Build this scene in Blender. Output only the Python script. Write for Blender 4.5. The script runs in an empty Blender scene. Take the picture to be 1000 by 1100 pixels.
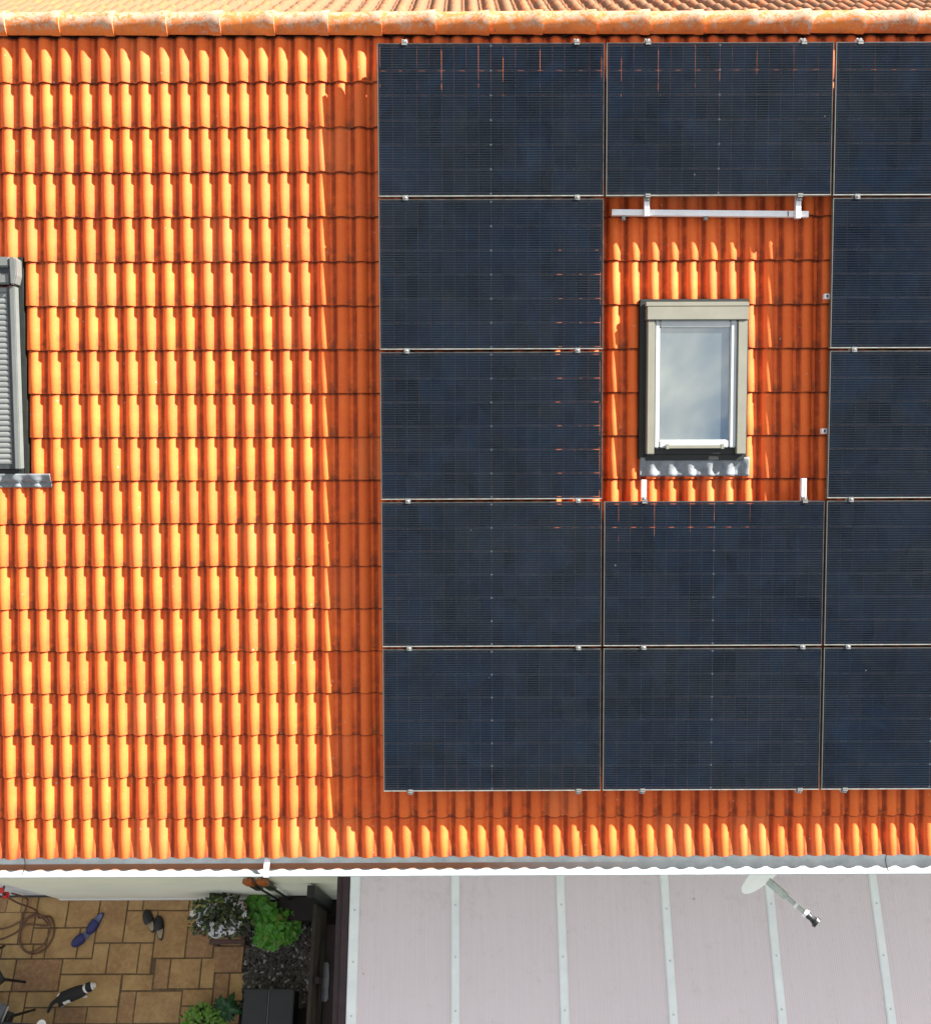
import bpy, bmesh, math, random
from mathutils import Vector, Matrix, Euler
random.seed(7)
S = bpy.context.scene
COL = S.collection
R = math.radians
PI = math.pi
AL = R(30.5)                       # roof pitch
RO = Vector((0, 5.265, 8.5355))    # origin of the roof frame: top left corner of the panel field
UP = Vector((0, math.cos(AL), math.sin(AL)))
NO = Vector((0, -math.sin(AL), math.cos(AL)))


def RW(x, s, n):
    """roof frame (metres right, down the slope, below the panel plane) to world"""
    return RO + Vector((x, 0, 0)) - UP * s - NO * n


# ------------------------------------------------------------------ materials
def new_mat(name):
    m = bpy.data.materials.new(name)
    m.use_nodes = True
    nt = m.node_tree
    b = nt.nodes['Principled BSDF']
    return m, nt, b


def nd(nt, typ, **kw):
    n = nt.nodes.new(typ)
    for k, v in kw.items():
        setattr(n, k, v)
    return n


def math_n(nt, op, a, b=None, c=None):
    n = nt.nodes.new('ShaderNodeMath')
    n.operation = op
    for i, v in enumerate((a, b, c)):
        if v is None:
            continue
        if isinstance(v, (int, float)):
            n.inputs[i].default_value = v
        else:
            nt.links.new(v, n.inputs[i])
    return n.outputs[0]


def mixc(nt, fac, a, b, mode='MIX'):
    n = nt.nodes.new('ShaderNodeMix')
    n.data_type = 'RGBA'
    n.blend_type = mode
    for i, v in ((0, fac), (6, a), (7, b)):
        if isinstance(v, (int, float)):
            n.inputs[i].default_value = v
        elif isinstance(v, (tuple, list)):
            n.inputs[i].default_value = (*v, 1) if len(v) == 3 else v
        else:
            nt.links.new(v, n.inputs[i])
    return n.outputs[2]


def ramp(nt, fac, lo, hi):
    n = nt.nodes.new('ShaderNodeMapRange')
    n.inputs[1].default_value = lo
    n.inputs[2].default_value = hi
    nt.links.new(fac, n.inputs[0])
    return n.outputs[0]


def noise(nt, vec, scale, detail=4, rough=0.55, dist=0.0):
    n = nt.nodes.new('ShaderNodeTexNoise')
    n.inputs['Scale'].default_value = scale
    n.inputs['Detail'].default_value = detail
    n.inputs['Roughness'].default_value = rough
    n.inputs['Distortion'].default_value = dist
    if vec is not None:
        nt.links.new(vec, n.inputs['Vector'])
    return n.outputs['Fac']


def objco(nt):
    return nt.nodes.new('ShaderNodeTexCoord').outputs['Object']


def geoco(nt):
    return nt.nodes.new('ShaderNodeNewGeometry').outputs['Position']


def bump(nt, b, h, strength=0.3, dist=0.005):
    n = nt.nodes.new('ShaderNodeBump')
    n.inputs['Strength'].default_value = strength
    n.inputs['Distance'].default_value = dist
    nt.links.new(h, n.inputs['Height'])
    nt.links.new(n.outputs[0], b.inputs['Normal'])


def plain(name, col, rough=0.6, metal=0.0, var=0.25, scale=8.0, bmp=0.0, col2=None, spec=0.5, coat=0.0):
    """a surface with some mottling in its own colour and a little relief"""
    m, nt, b = new_mat(name)
    co = geoco(nt)
    f = noise(nt, co, scale)
    f2 = noise(nt, co, scale * 6.3, 3)
    c2 = col2 or tuple(v * (1 - var) for v in col)
    c = mixc(nt, ramp(nt, f, 0.35, 0.65), col, c2)
    c = mixc(nt, math_n(nt, 'MULTIPLY', ramp(nt, f2, 0.45, 0.75), var * 0.8), c, tuple(v * 0.6 for v in col))
    nt.links.new(c, b.inputs['Base Color'])
    b.inputs['Roughness'].default_value = rough
    b.inputs['Metallic'].default_value = metal
    b.inputs['Specular IOR Level'].default_value = spec
    b.inputs['Coat Weight'].default_value = coat
    if bmp:
        bump(nt, b, f2, bmp)
    return m


def tile_material(name='clay_tile', pale=0.0):
    m, nt, b = new_mat(name)
    co = objco(nt)
    at = nd(nt, 'ShaderNodeAttribute', attribute_name='tile_random').outputs['Fac']
    al = nd(nt, 'ShaderNodeAttribute', attribute_name='along').outputs['Fac']
    tr = nd(nt, 'ShaderNodeAttribute', attribute_name='trough').outputs['Fac']
    big = noise(nt, co, 1.3, 3)
    mid = noise(nt, co, 9, 5, 0.6)
    fine = noise(nt, co, 70, 4, 0.65)
    c = mixc(nt, at, (0.76, 0.146, 0.026), (0.60, 0.100, 0.019))
    c = mixc(nt, math_n(nt, 'MULTIPLY', ramp(nt, mid, 0.40, 0.72), 0.45), c, (0.62, 0.080, 0.016))
    c = mixc(nt, math_n(nt, 'MULTIPLY', ramp(nt, fine, 0.45, 0.75), 0.30), c, (0.88, 0.20, 0.045))
    c = mixc(nt, math_n(nt, 'MULTIPLY', ramp(nt, big, 0.42, 0.65), 0.30), c, (0.78, 0.17, 0.036))
    # weather dirt at the foot of each tile, down in the troughs
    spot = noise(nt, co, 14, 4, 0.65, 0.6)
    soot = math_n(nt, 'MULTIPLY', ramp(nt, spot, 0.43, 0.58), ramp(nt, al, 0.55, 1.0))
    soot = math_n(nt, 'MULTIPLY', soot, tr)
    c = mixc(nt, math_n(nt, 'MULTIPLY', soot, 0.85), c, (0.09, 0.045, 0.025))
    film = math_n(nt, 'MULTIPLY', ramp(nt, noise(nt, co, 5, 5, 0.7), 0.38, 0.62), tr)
    c = mixc(nt, math_n(nt, 'MULTIPLY', film, 0.45), c, (0.36, 0.042, 0.016))  # weather film, deepened to paint the trough shade into the colour
    # grime in side locks and under tile noses, with their shade painted in
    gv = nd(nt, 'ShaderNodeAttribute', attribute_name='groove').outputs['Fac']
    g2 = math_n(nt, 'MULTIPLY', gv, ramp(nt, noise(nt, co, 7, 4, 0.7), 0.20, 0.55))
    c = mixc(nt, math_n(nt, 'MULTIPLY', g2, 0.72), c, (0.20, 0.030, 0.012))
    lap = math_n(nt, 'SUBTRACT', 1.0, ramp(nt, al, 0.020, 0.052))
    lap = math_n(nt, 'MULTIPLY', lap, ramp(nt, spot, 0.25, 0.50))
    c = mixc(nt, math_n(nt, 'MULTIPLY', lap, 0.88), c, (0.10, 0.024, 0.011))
    c = mixc(nt, math_n(nt, 'MULTIPLY', ramp(nt, at, 0.86, 0.98), 0.35), c, (0.72, 0.20, 0.060))
    # lichen: pin-head crusts
    v = nd(nt, 'ShaderNodeTexVoronoi', feature='F1')
    v.inputs['Scale'].default_value = 19
    nt.links.new(co, v.inputs['Vector'])
    sep = nd(nt, 'ShaderNodeSeparateColor')
    nt.links.new(v.outputs['Color'], sep.inputs[0])
    some = math_n(nt, 'GREATER_THAN', sep.outputs[0], 0.90)
    rad = math_n(nt, 'MULTIPLY', sep.outputs[1], 0.15)
    wob = math_n(nt, 'ADD', v.outputs['Distance'], math_n(nt, 'MULTIPLY', math_n(nt, 'SUBTRACT', fine, 0.5), 0.25))
    lich = math_n(nt, 'MULTIPLY', some, math_n(nt, 'LESS_THAN', wob, rad))
    c = mixc(nt, math_n(nt, 'MULTIPLY', lich, 0.75), c, (0.42, 0.37, 0.29))
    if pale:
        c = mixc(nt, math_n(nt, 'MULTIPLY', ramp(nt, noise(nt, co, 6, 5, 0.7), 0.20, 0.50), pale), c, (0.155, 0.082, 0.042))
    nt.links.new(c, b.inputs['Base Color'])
    b.inputs['Roughness'].default_value = 0.75
    b.inputs['Specular IOR Level'].default_value = 0.25
    bump(nt, b, fine, 0.25, 0.004)
    return m


def ridge_material():
    m, nt, b = new_mat('clay_ridge')
    co = objco(nt)
    rnd = nd(nt, 'ShaderNodeObjectInfo').outputs['Random']
    off = nd(nt, 'ShaderNodeVectorMath', operation='ADD')
    nt.links.new(co, off.inputs[0])
    cmb = nd(nt, 'ShaderNodeCombineXYZ')
    nt.links.new(math_n(nt, 'MULTIPLY', rnd, 37.0), cmb.inputs[0])
    nt.links.new(math_n(nt, 'MULTIPLY', rnd, 11.0), cmb.inputs[1])
    nt.links.new(cmb.outputs[0], off.inputs[1])
    co2 = off.outputs[0]
    sepz = nd(nt, 'ShaderNodeSeparateXYZ')
    nt.links.new(co, sepz.inputs[0])
    mid = noise(nt, co2, 10, 5, 0.6)
    fine = noise(nt, co2, 55, 4, 0.7)
    c = mixc(nt, rnd, (0.66, 0.185, 0.036), (0.54, 0.14, 0.03))
    c = mixc(nt, math_n(nt, 'MULTIPLY', ramp(nt, mid, 0.45, 0.7), 0.5), c, (0.30, 0.085, 0.035))
    # lichen crust; its gain towards the top also paints in the sunlit crown
    top = ramp(nt, sepz.outputs[2], 0.005, 0.115)
    l = noise(nt, co2, 17, 7, 0.8, 0.5)
    bx = ramp(nt, sepz.outputs[0], -0.1, 0.45)
    k = math_n(nt, 'ADD', l, math_n(nt, 'MULTIPLY', top, 0.195))
    k = math_n(nt, 'ADD', k, math_n(nt, 'MULTIPLY', rnd, 0.06))
    k = math_n(nt, 'ADD', k, math_n(nt, 'MULTIPLY', math_n(nt, 'SUBTRACT', fine, 0.5), 0.30))
    k = math_n(nt, 'ADD', k, math_n(nt, 'MULTIPLY', bx, 0.04))
    c = mixc(nt, math_n(nt, 'MULTIPLY', ramp(nt, k, 0.645, 0.76), 0.72), c, (0.38, 0.34, 0.26))
    k2 = noise(nt, co2, 24, 4, 0.7)
    c = mixc(nt, math_n(nt, 'MULTIPLY', ramp(nt, k2, 0.62, 0.70), 0.7), c, (0.10, 0.085, 0.07))
    nt.links.new(c, b.inputs['Base Color'])
    b.inputs['Roughness'].default_value = 0.8
    b.inputs['Specular IOR Level'].default_value = 0.25
    bump(nt, b, fine, 0.35, 0.004)
    return m


PW, PH = 1.728, 1.146


def cell_material():
    """glass-glass laminate: dark cells, clear slits between them, thin wires"""
    m, nt, b = new_mat('cell_laminate')
    co = objco(nt)
    sp = nd(nt, 'ShaderNodeSeparateXYZ')
    nt.links.new(co, sp.inputs[0])
    x, y = sp.outputs[0], sp.outputs[1]
    px, py = (PW - 0.040) / 18, (PH - 0.040) / 6

    def dist(v, m0, p):
        t = math_n(nt, 'DIVIDE', math_n(nt, 'SUBTRACT', v, m0), p)
        fr = math_n(nt, 'ABSOLUTE', math_n(nt, 'SUBTRACT', t, math_n(nt, 'ROUND', t)))
        return math_n(nt, 'MULTIPLY', fr, p)
    dx, dy = dist(x, 0.020, px), dist(y, 0.020, py)
    gx = math_n(nt, 'LESS_THAN', dx, 0.0013)
    gy = math_n(nt, 'LESS_THAN', dy, 0.0018)
    dc = math_n(nt, 'ABSOLUTE', math_n(nt, 'SUBTRACT', x, PW / 2))
    gc = math_n(nt, 'LESS_THAN', dc, 0.0024)
    gap = math_n(nt, 'MAXIMUM', math_n(nt, 'MAXIMUM', gx, gy), gc)
    dots = math_n(nt, 'LESS_THAN', math_n(nt, 'ADD', dc, dy), 0.009)
    wire = math_n(nt, 'LESS_THAN', dist(y, 0.020 + py / 20, py / 10), 0.0010)
    rnd = nd(nt, 'ShaderNodeObjectInfo').outputs['Random']
    # tone differs a little from cell to cell
    ix = math_n(nt, 'FLOOR', math_n(nt, 'DIVIDE', math_n(nt, 'SUBTRACT', x, 0.020), px))
    iy = math_n(nt, 'FLOOR', math_n(nt, 'DIVIDE', math_n(nt, 'SUBTRACT', y, 0.020), py))
    cv = nd(nt, 'ShaderNodeCombineXYZ')
    nt.links.new(ix, cv.inputs[0]); nt.links.new(iy, cv.inputs[1]); nt.links.new(rnd, cv.inputs[2])
    wn = nd(nt, 'ShaderNodeTexWhiteNoise')
    nt.links.new(cv.outputs[0], wn.inputs['Vector'])
    cell = mixc(nt, wn.outputs['Value'], (0.0016, 0.0024, 0.0045), (0.0040, 0.0052, 0.0082))
    big = noise(nt, geoco(nt), 2.6, 5, 0.65, 0.8)
    cell = mixc(nt, ramp(nt, big, 0.42, 0.66), cell, (0.0030, 0.0062, 0.0135))
    wire_c = mixc(nt, noise(nt, geoco(nt), 5, 3), (0.010, 0.014, 0.019), (0.056, 0.070, 0.082))
    c = mixc(nt, wire, cell, wire_c)
    # dust film and dried drops on the glass
    d = noise(nt, geoco(nt), 6, 5, 0.7, 1.0)
    c = mixc(nt, math_n(nt, 'MULTIPLY', ramp(nt, d, 0.45, 0.8), 0.010), c, (0.35, 0.34, 0.32))
    v = nd(nt, 'ShaderNodeTexVoronoi', feature='F1')
    v.inputs['Scale'].default_value = 7
    nt.links.new(geoco(nt), v.inputs['Vector'])
    sc = nd(nt, 'ShaderNodeSeparateColor')
    nt.links.new(v.outputs['Color'], sc.inputs[0])
    drop = math_n(nt, 'MULTIPLY', math_n(nt, 'GREATER_THAN', sc.outputs[0], 0.75),
                  math_n(nt, 'LESS_THAN', v.outputs['Distance'], math_n(nt, 'MULTIPLY', sc.outputs[1], 0.06)))
    c = mixc(nt, math_n(nt, 'MULTIPLY', drop, 0.20), c, (0.42, 0.42, 0.40))
    # long dried water runs and smears
    sm_ = nd(nt, 'ShaderNodeMapping')
    sm_.inputs['Scale'].default_value = (9, 1.6, 1)
    nt.links.new(co, sm_.inputs[0])
    run = noise(nt, sm_.outputs[0], 1.0, 5, 0.7, 1.2)
    c = mixc(nt, math_n(nt, 'MULTIPLY', ramp(nt, run, 0.58, 0.80), 0.008), c, (0.30, 0.31, 0.32))
    c = mixc(nt, dots, c, (0.065, 0.075, 0.082))
    nt.links.new(c, b.inputs['Base Color'])
    b.inputs['Roughness'].default_value = 0.12
    b.inputs['IOR'].default_value = 1.27
    b.inputs['Specular Tint'].default_value = (0.72, 0.85, 1.0, 1)
    tr = nd(nt, 'ShaderNodeBsdfTransparent')
    tr.inputs[0].default_value = (0.86, 0.89, 0.87, 1)
    film = nd(nt, 'ShaderNodeBsdfPrincipled')
    film.inputs['Base Color'].default_value = (0.034, 0.040, 0.048, 1)
    film.inputs['Roughness'].default_value = 0.15
    mx = nd(nt, 'ShaderNodeMixShader')
    mx.inputs[0].default_value = 0.34
    nt.links.new(tr.outputs[0], mx.inputs[1]); nt.links.new(film.outputs[0], mx.inputs[2])
    ms = nd(nt, 'ShaderNodeMixShader')
    nt.links.new(math_n(nt, 'MULTIPLY', gap, math_n(nt, 'SUBTRACT', 1.0, dots)), ms.inputs[0])
    nt.links.new(b.outputs[0], ms.inputs[1]); nt.links.new(mx.outputs[0], ms.inputs[2])
    nt.links.new(ms.outputs[0], nt.nodes['Material Output'].inputs[0])
    return m


def panel_frame_material():
    m, nt, b = new_mat('panel_frame_metal')
    co = objco(nt)
    sp = nd(nt, 'ShaderNodeSeparateXYZ')
    nt.links.new(co, sp.inputs[0])
    n = noise(nt, geoco(nt), 18, 4, 0.7)
    base = mixc(nt, ramp(nt, n, 0.4, 0.7), (0.030, 0.031, 0.030), (0.075, 0.072, 0.062))
    foot = math_n(nt, 'LESS_THAN', sp.outputs[1], 0.009)     # lower bar paler: glint on its lip put into the colour
    foot_glint = mixc(nt, ramp(nt, n, 0.35, 0.7), (0.30, 0.29, 0.25), (0.17, 0.165, 0.145))
    side = math_n(nt, 'LESS_THAN', sp.outputs[0], 0.010)  # left bar paler too, its lit edge put into the colour
    c = mixc(nt, math_n(nt, 'MULTIPLY', side, 0.40), base, (0.16, 0.155, 0.135))
    c = mixc(nt, foot, c, foot_glint)
    nt.links.new(c, b.inputs['Base Color'])
    b.inputs['Roughness'].default_value = 0.45
    b.inputs['Metallic'].default_value = 0.15
    return m


def canopy_material():
    m, nt, b = new_mat('twinwall_sheet')
    co = geoco(nt)
    sp = nd(nt, 'ShaderNodeSeparateXYZ')
    nt.links.new(co, sp.inputs[0])
    st = math_n(nt, 'FRACT', math_n(nt, 'MULTIPLY', sp.outputs[0], 1 / 0.0175))
    rib = math_n(nt, 'LESS_THAN', st, 0.30)
    big = noise(nt, co, 0.9, 4, 0.6)
    sm = noise(nt, co, 9, 6, 0.75, 0.5)
    sx = nd(nt, 'ShaderNodeMapping')
    sx.inputs['Scale'].default_value = (55, 0.8, 1)
    nt.links.new(co, sx.inputs[0])
    streak = noise(nt, sx.outputs[0], 1.0, 3, 0.6)
    c = mixc(nt, big, (0.70, 0.605, 0.60), (0.61, 0.54, 0.54))
    c = mixc(nt, math_n(nt, 'MULTIPLY', rib, 0.62), c, (0.80, 0.74, 0.72))
    c = mixc(nt, math_n(nt, 'MULTIPLY', ramp(nt, streak, 0.40, 0.70), 0.15), c, (0.46, 0.42, 0.41))
    c = mixc(nt, math_n(nt, 'MULTIPLY', ramp(nt, math_n(nt, 'ADD', sm, math_n(nt, 'MULTIPLY', ramp(nt, sp.outputs[1], -0.9, -0.1), 0.06)), 0.57, 0.76), 0.24), c, (0.34, 0.29, 0.25))
    v = nd(nt, 'ShaderNodeTexVoronoi', feature='F1')
    v.inputs['Scale'].default_value = 3.4
    nt.links.new(co, v.inputs['Vector'])
    sc = nd(nt, 'ShaderNodeSeparateColor')
    nt.links.new(v.outputs['Color'], sc.inputs[0])
    dot = math_n(nt, 'MULTIPLY', math_n(nt, 'GREATER_THAN', sc.outputs[0], 0.7),
                 math_n(nt, 'LESS_THAN', v.outputs['Distance'], math_n(nt, 'MULTIPLY', sc.outputs[1], 0.055)))
    c = mixc(nt, math_n(nt, 'MULTIPLY', dot, 0.5), c, (0.22, 0.20, 0.16))
    nt.links.new(c, b.inputs['Base Color'])
    b.inputs['Roughness'].default_value = 0.35
    bump(nt, b, rib, 0.25, 0.002)
    return m


def slab_material():
    m, nt, b = new_mat('sandstone_slab')
    co = geoco(nt)
    at = nd(nt, 'ShaderNodeAttribute', attribute_name='slab_random').outputs['Fac']
    at2 = nd(nt, 'ShaderNodeAttribute', attribute_name='slab_tone').outputs['Fac']
    n1 = noise(nt, co, 3.0, 5, 0.6, 0.5)
    n2 = noise(nt, co, 16, 5, 0.65)
    n3 = noise(nt, co, 80, 3, 0.6)
    c = mixc(nt, at, (0.50, 0.325, 0.125), (0.40, 0.225, 0.088))
    c = mixc(nt, ramp(nt, at2, 0.75, 0.95), c, (0.28, 0.140, 0.075))
    c = mixc(nt, math_n(nt, 'MULTIPLY', ramp(nt, n1, 0.38, 0.62), 0.72), c, (0.29, 0.15, 0.055))
    c = mixc(nt, math_n(nt, 'MULTIPLY', ramp(nt, n2, 0.42, 0.68), 0.45), c, (0.55, 0.37, 0.16))
    c = mixc(nt, math_n(nt, 'MULTIPLY', ramp(nt, n3, 0.45, 0.75), 0.30), c, (0.20, 0.11, 0.05))
    c = mixc(nt, math_n(nt, 'MULTIPLY', ramp(nt, noise(nt, co, 1.1, 5, 0.7, 1.0), 0.48, 0.68), 0.45), c, (0.19, 0.105, 0.05))
    nt.links.new(c, b.inputs['Base Color'])
    b.inputs['Roughness'].default_value = 0.8
    bump(nt, b, n2, 0.3, 0.004)
    return m


def pebble_material():
    m, nt, b = new_mat('mixed_pebbles')
    at = nd(nt, 'ShaderNodeAttribute', attribute_name='pebble_random').outputs['Fac']
    c = mixc(nt, at, (0.016, 0.014, 0.010), (0.12, 0.11, 0.088))  # kept darker to put the bed's deeper shade into the colour
    c = mixc(nt, ramp(nt, at, 0.90, 0.97), c, (0.42, 0.41, 0.38))
    c = mixc(nt, math_n(nt, 'MULTIPLY', ramp(nt, noise(nt, geoco(nt), 60, 4), 0.4, 0.7), 0.5), c, (0.05, 0.045, 0.035))
    nt.links.new(c, b.inputs['Base Color'])
    b.inputs['Roughness'].default_value = 0.75
    return m


def leaf_material(name, c1, c2, c3):
    m, nt, b = new_mat(name)
    at = nd(nt, 'ShaderNodeAttribute', attribute_name='leaf_random').outputs['Fac']
    c = mixc(nt, ramp(nt, at, 0.0, 0.6), c1, c2)
    c = mixc(nt, ramp(nt, at, 0.75, 0.95), c, c3)
    nt.links.new(c, b.inputs['Base Color'])
    b.inputs['Roughness'].default_value = 0.45
    tl = nd(nt, 'ShaderNodeBsdfTranslucent')
    nt.links.new(c, tl.inputs[0])
    ms = nd(nt, 'ShaderNodeMixShader')
    ms.inputs[0].default_value = 0.25
    nt.links.new(b.outputs[0], ms.inputs[1]); nt.links.new(tl.outputs[0], ms.inputs[2])
    nt.links.new(ms.outputs[0], nt.nodes['Material Output'].inputs[0])
    return m


def gutter_material():
    m, nt, b = new_mat('zinc_gutter')
    co = geoco(nt)
    sp = nd(nt, 'ShaderNodeSeparateXYZ')
    nt.links.new(co, sp.inputs[0])
    n = noise(nt, co, 7, 5, 0.65)
    n2 = noise(nt, co, 40, 4, 0.7)
    c = mixc(nt, ramp(nt, n, 0.35, 0.7), (0.40, 0.43, 0.43), (0.27, 0.30, 0.30))
    # rust-brown silt lying along the bottom of the trough, petering out to the right
    low = ramp(nt, sp.outputs[1], -0.262, -0.248)
    frt = math_n(nt, 'LESS_THAN', sp.outputs[1], -0.205)
    ext = math_n(nt, 'SUBTRACT', 1.0, ramp(nt, math_n(nt, 'ADD', sp.outputs[0], math_n(nt, 'MULTIPLY', n, 1.2)), 1.2, 2.9))
    k = math_n(nt, 'MULTIPLY', math_n(nt, 'MULTIPLY', low, ext), frt)
    k = math_n(nt, 'MULTIPLY', k, ramp(nt, math_n(nt, 'ADD', n2, low), 0.65, 0.95))
    c = mixc(nt, math_n(nt, 'MULTIPLY', k, 0.97), c, (0.21, 0.075, 0.024))
    nt.links.new(c, b.inputs['Base Color'])
    b.inputs['Roughness'].default_value = 0.5
    b.inputs['Metallic'].default_value = 0.1
    bump(nt, b, n2, 0.1, 0.002)
    return m


def coat_material():
    """black and white coat in large patches"""
    m, nt, b = new_mat('cat_coat')
    at = nd(nt, 'ShaderNodeAttribute', attribute_name='white_fur').outputs['Fac']
    n = noise(nt, objco(nt), 60, 3)
    k = ramp(nt, math_n(nt, 'ADD', at, math_n(nt, 'MULTIPLY', math_n(nt, 'SUBTRACT', n, 0.5), 0.4)), 0.42, 0.58)
    c = mixc(nt, k, (0.010, 0.009, 0.009), (0.78, 0.75, 0.70))
    nt.links.new(c, b.inputs['Base Color'])
    b.inputs['Roughness'].default_value = 0.7
    return m


M = {}
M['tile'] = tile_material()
M['tile_back'] = tile_material('back_sheen_tile', 0.95)  # duller brown tile colour that stands for glancing sheen on the back slope
M['ridge'] = ridge_material()
M['cells'] = cell_material()
M['pframe'] = panel_frame_material()
M['canopy'] = canopy_material()
M['slab'] = slab_material()
M['gutter'] = gutter_material()
M['rail'] = plain('bright_aluminium', (0.84, 0.83, 0.82), 0.4, 0.25, 0.10, 12)
M['steel'] = plain('clamp_steel', (0.34, 0.34, 0.32), 0.35, 0.5, 0.5, 90)
M['darkmetal'] = plain('dark_metal', (0.05, 0.055, 0.055), 0.45, 0.3, 0.3, 20)
M['render'] = plain('cream_render', (0.84, 0.79, 0.62), 0.9, 0, 0.07, 1.5, 0.2)
M['whitepaint'] = plain('white_paint', (0.80, 0.80, 0.78), 0.5, 0, 0.06, 2)
M['soffit'] = plain('fascia_board', (0.30, 0.17, 0.09), 0.7, 0, 0.3, 9, 0.2)
M['beige'] = plain('beige_cover', (0.215, 0.203, 0.158), 0.45, 0.1, 0.12, 5)
M['sash'] = plain('pale_sash', (0.42, 0.435, 0.42), 0.4, 0.0, 0.10, 7)
M['flash'] = plain('dark_flashing', (0.011, 0.013, 0.010), 0.6, 0.1, 0.4, 14)
M['lead'] = plain('lead_apron', (0.21, 0.225, 0.235), 0.6, 0.1, 0.35, 16, 0.3)
M['shutter'] = plain('shutter_slats', (0.18, 0.185, 0.172), 0.5, 0.1, 0.12, 6)
M['greycover'] = plain('grey_cover', (0.135, 0.14, 0.13), 0.45, 0.1, 0.12, 6)
M['grout'] = plain('sandy_grout', (0.16, 0.105, 0.052), 0.95, 0, 0.4, 12, 0.4)
M['soil'] = plain('dark_soil', (0.022, 0.016, 0.012), 0.95, 0, 0.5, 9, 0.6)
M['lawn'] = plain('grass_ground', (0.045, 0.070, 0.020), 0.95, 0, 0.5, 3, 0.6, (0.07, 0.085, 0.03))
M['pebble'] = pebble_material()
M['bar'] = plain('bar_aluminium', (0.82, 0.86, 0.82), 0.5, 0.05, 0.08, 5)
M['darkwood'] = plain('purple_brown_wood', (0.035, 0.014, 0.016), 0.6, 0, 0.4, 10, 0.2)
M['blackwood'] = plain('blackened_wood', (0.016, 0.009, 0.008), 0.75, 0, 0.4, 12, 0.2)
M['fencewood'] = plain('weathered_wood', (0.050, 0.036, 0.023), 0.8, 0, 0.4, 14, 0.3)
M['brownwood'] = plain('stand_wood', (0.11, 0.050, 0.032), 0.6, 0, 0.35, 18, 0.2)
M['black'] = plain('black_plastic', (0.012, 0.012, 0.013), 0.45, 0, 0.3, 20)
M['boxgrey'] = plain('charcoal_plastic', (0.012, 0.0135, 0.014), 0.5, 0, 0.3, 10)  # darkened so the storage box carries the deeper patio shade in its colour
M['blue'] = plain('navy_rubber', (0.022, 0.026, 0.13), 0.55, 0, 0.3, 60)
M['bluelight'] = plain('blue_grey_rubber', (0.16, 0.19, 0.33), 0.55, 0, 0.3, 60)
M['insole'] = plain('beige_insole', (0.38, 0.30, 0.19), 0.8, 0, 0.2, 50)
M['hose'] = plain('brown_hose', (0.17, 0.070, 0.034), 0.5, 0, 0.3, 25)
M['red'] = plain('red_plastic', (0.62, 0.030, 0.028), 0.4, 0, 0.15, 20)
M['orange'] = plain('orange_plastic', (0.40, 0.10, 0.012), 0.45, 0, 0.2, 25)
M['dish'] = plain('dish_paint', (0.80, 0.83, 0.77), 0.4, 0, 0.06, 4)
M['armgrey'] = plain('galvanised_arm', (0.50, 0.53, 0.45), 0.45, 0.15, 0.25, 25)
M['screw'] = plain('screw_steel', (0.58, 0.61, 0.59), 0.45, 0.2, 0.2, 30)
M['clothgrey'] = plain('grey_cloth', (0.20, 0.21, 0.23), 0.9, 0, 0.3, 12, 0.2)
M['pot'] = plain('white_pot', (0.72, 0.70, 0.66), 0.4, 0, 0.1, 12)
M['petal'] = plain('white_petals', (0.80, 0.76, 0.78), 0.6, 0, 0.12, 30)
M['leaf_bright'] = leaf_material('bright_leaf', (0.040, 0.19, 0.008), (0.090, 0.31, 0.016), (0.17, 0.25, 0.03))
M['leaf_dark'] = leaf_material('olive_leaf', (0.016, 0.028, 0.009), (0.036, 0.056, 0.014), (0.17, 0.22, 0.05))
M['leaf_lime'] = leaf_material('lime_leaf', (0.10, 0.24, 0.02), (0.15, 0.31, 0.035), (0.04, 0.12, 0.02))
M['leaf_deep'] = leaf_material('deep_leaf', (0.018, 0.075, 0.022), (0.03, 0.11, 0.035), (0.05, 0.16, 0.05))
M['stem'] = plain('plant_stem', (0.07, 0.06, 0.025), 0.8, 0, 0.3, 20)
M['cat'] = coat_material()
M['eye'] = plain('cat_eye', (0.35, 0.32, 0.04), 0.15, 0, 0.1, 20)
M['nose'] = plain('cat_nose', (0.45, 0.18, 0.16), 0.5, 0, 0.1, 20)


def pane_material():
    m, nt, b = new_mat('coated_glass')
    b.inputs['Base Color'].default_value = (0.080, 0.10, 0.10, 1)
    b.inputs['Roughness'].default_value = 0.03
    b.inputs['Specular IOR Level'].default_value = 0.5
    gl = nd(nt, 'ShaderNodeBsdfGlossy')
    gl.inputs['Color'].default_value = (0.91, 0.97, 0.94, 1)
    gl.inputs['Roughness'].default_value = 0.03
    ms = nd(nt, 'ShaderNodeMixShader')
    ms.inputs[0].default_value = 0.40
    nt.links.new(b.outputs[0], ms.inputs[1]); nt.links.new(gl.outputs[0], ms.inputs[2])
    nt.links.new(ms.outputs[0], nt.nodes['Material Output'].inputs[0])
    return m


M['pane'] = pane_material()


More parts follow.
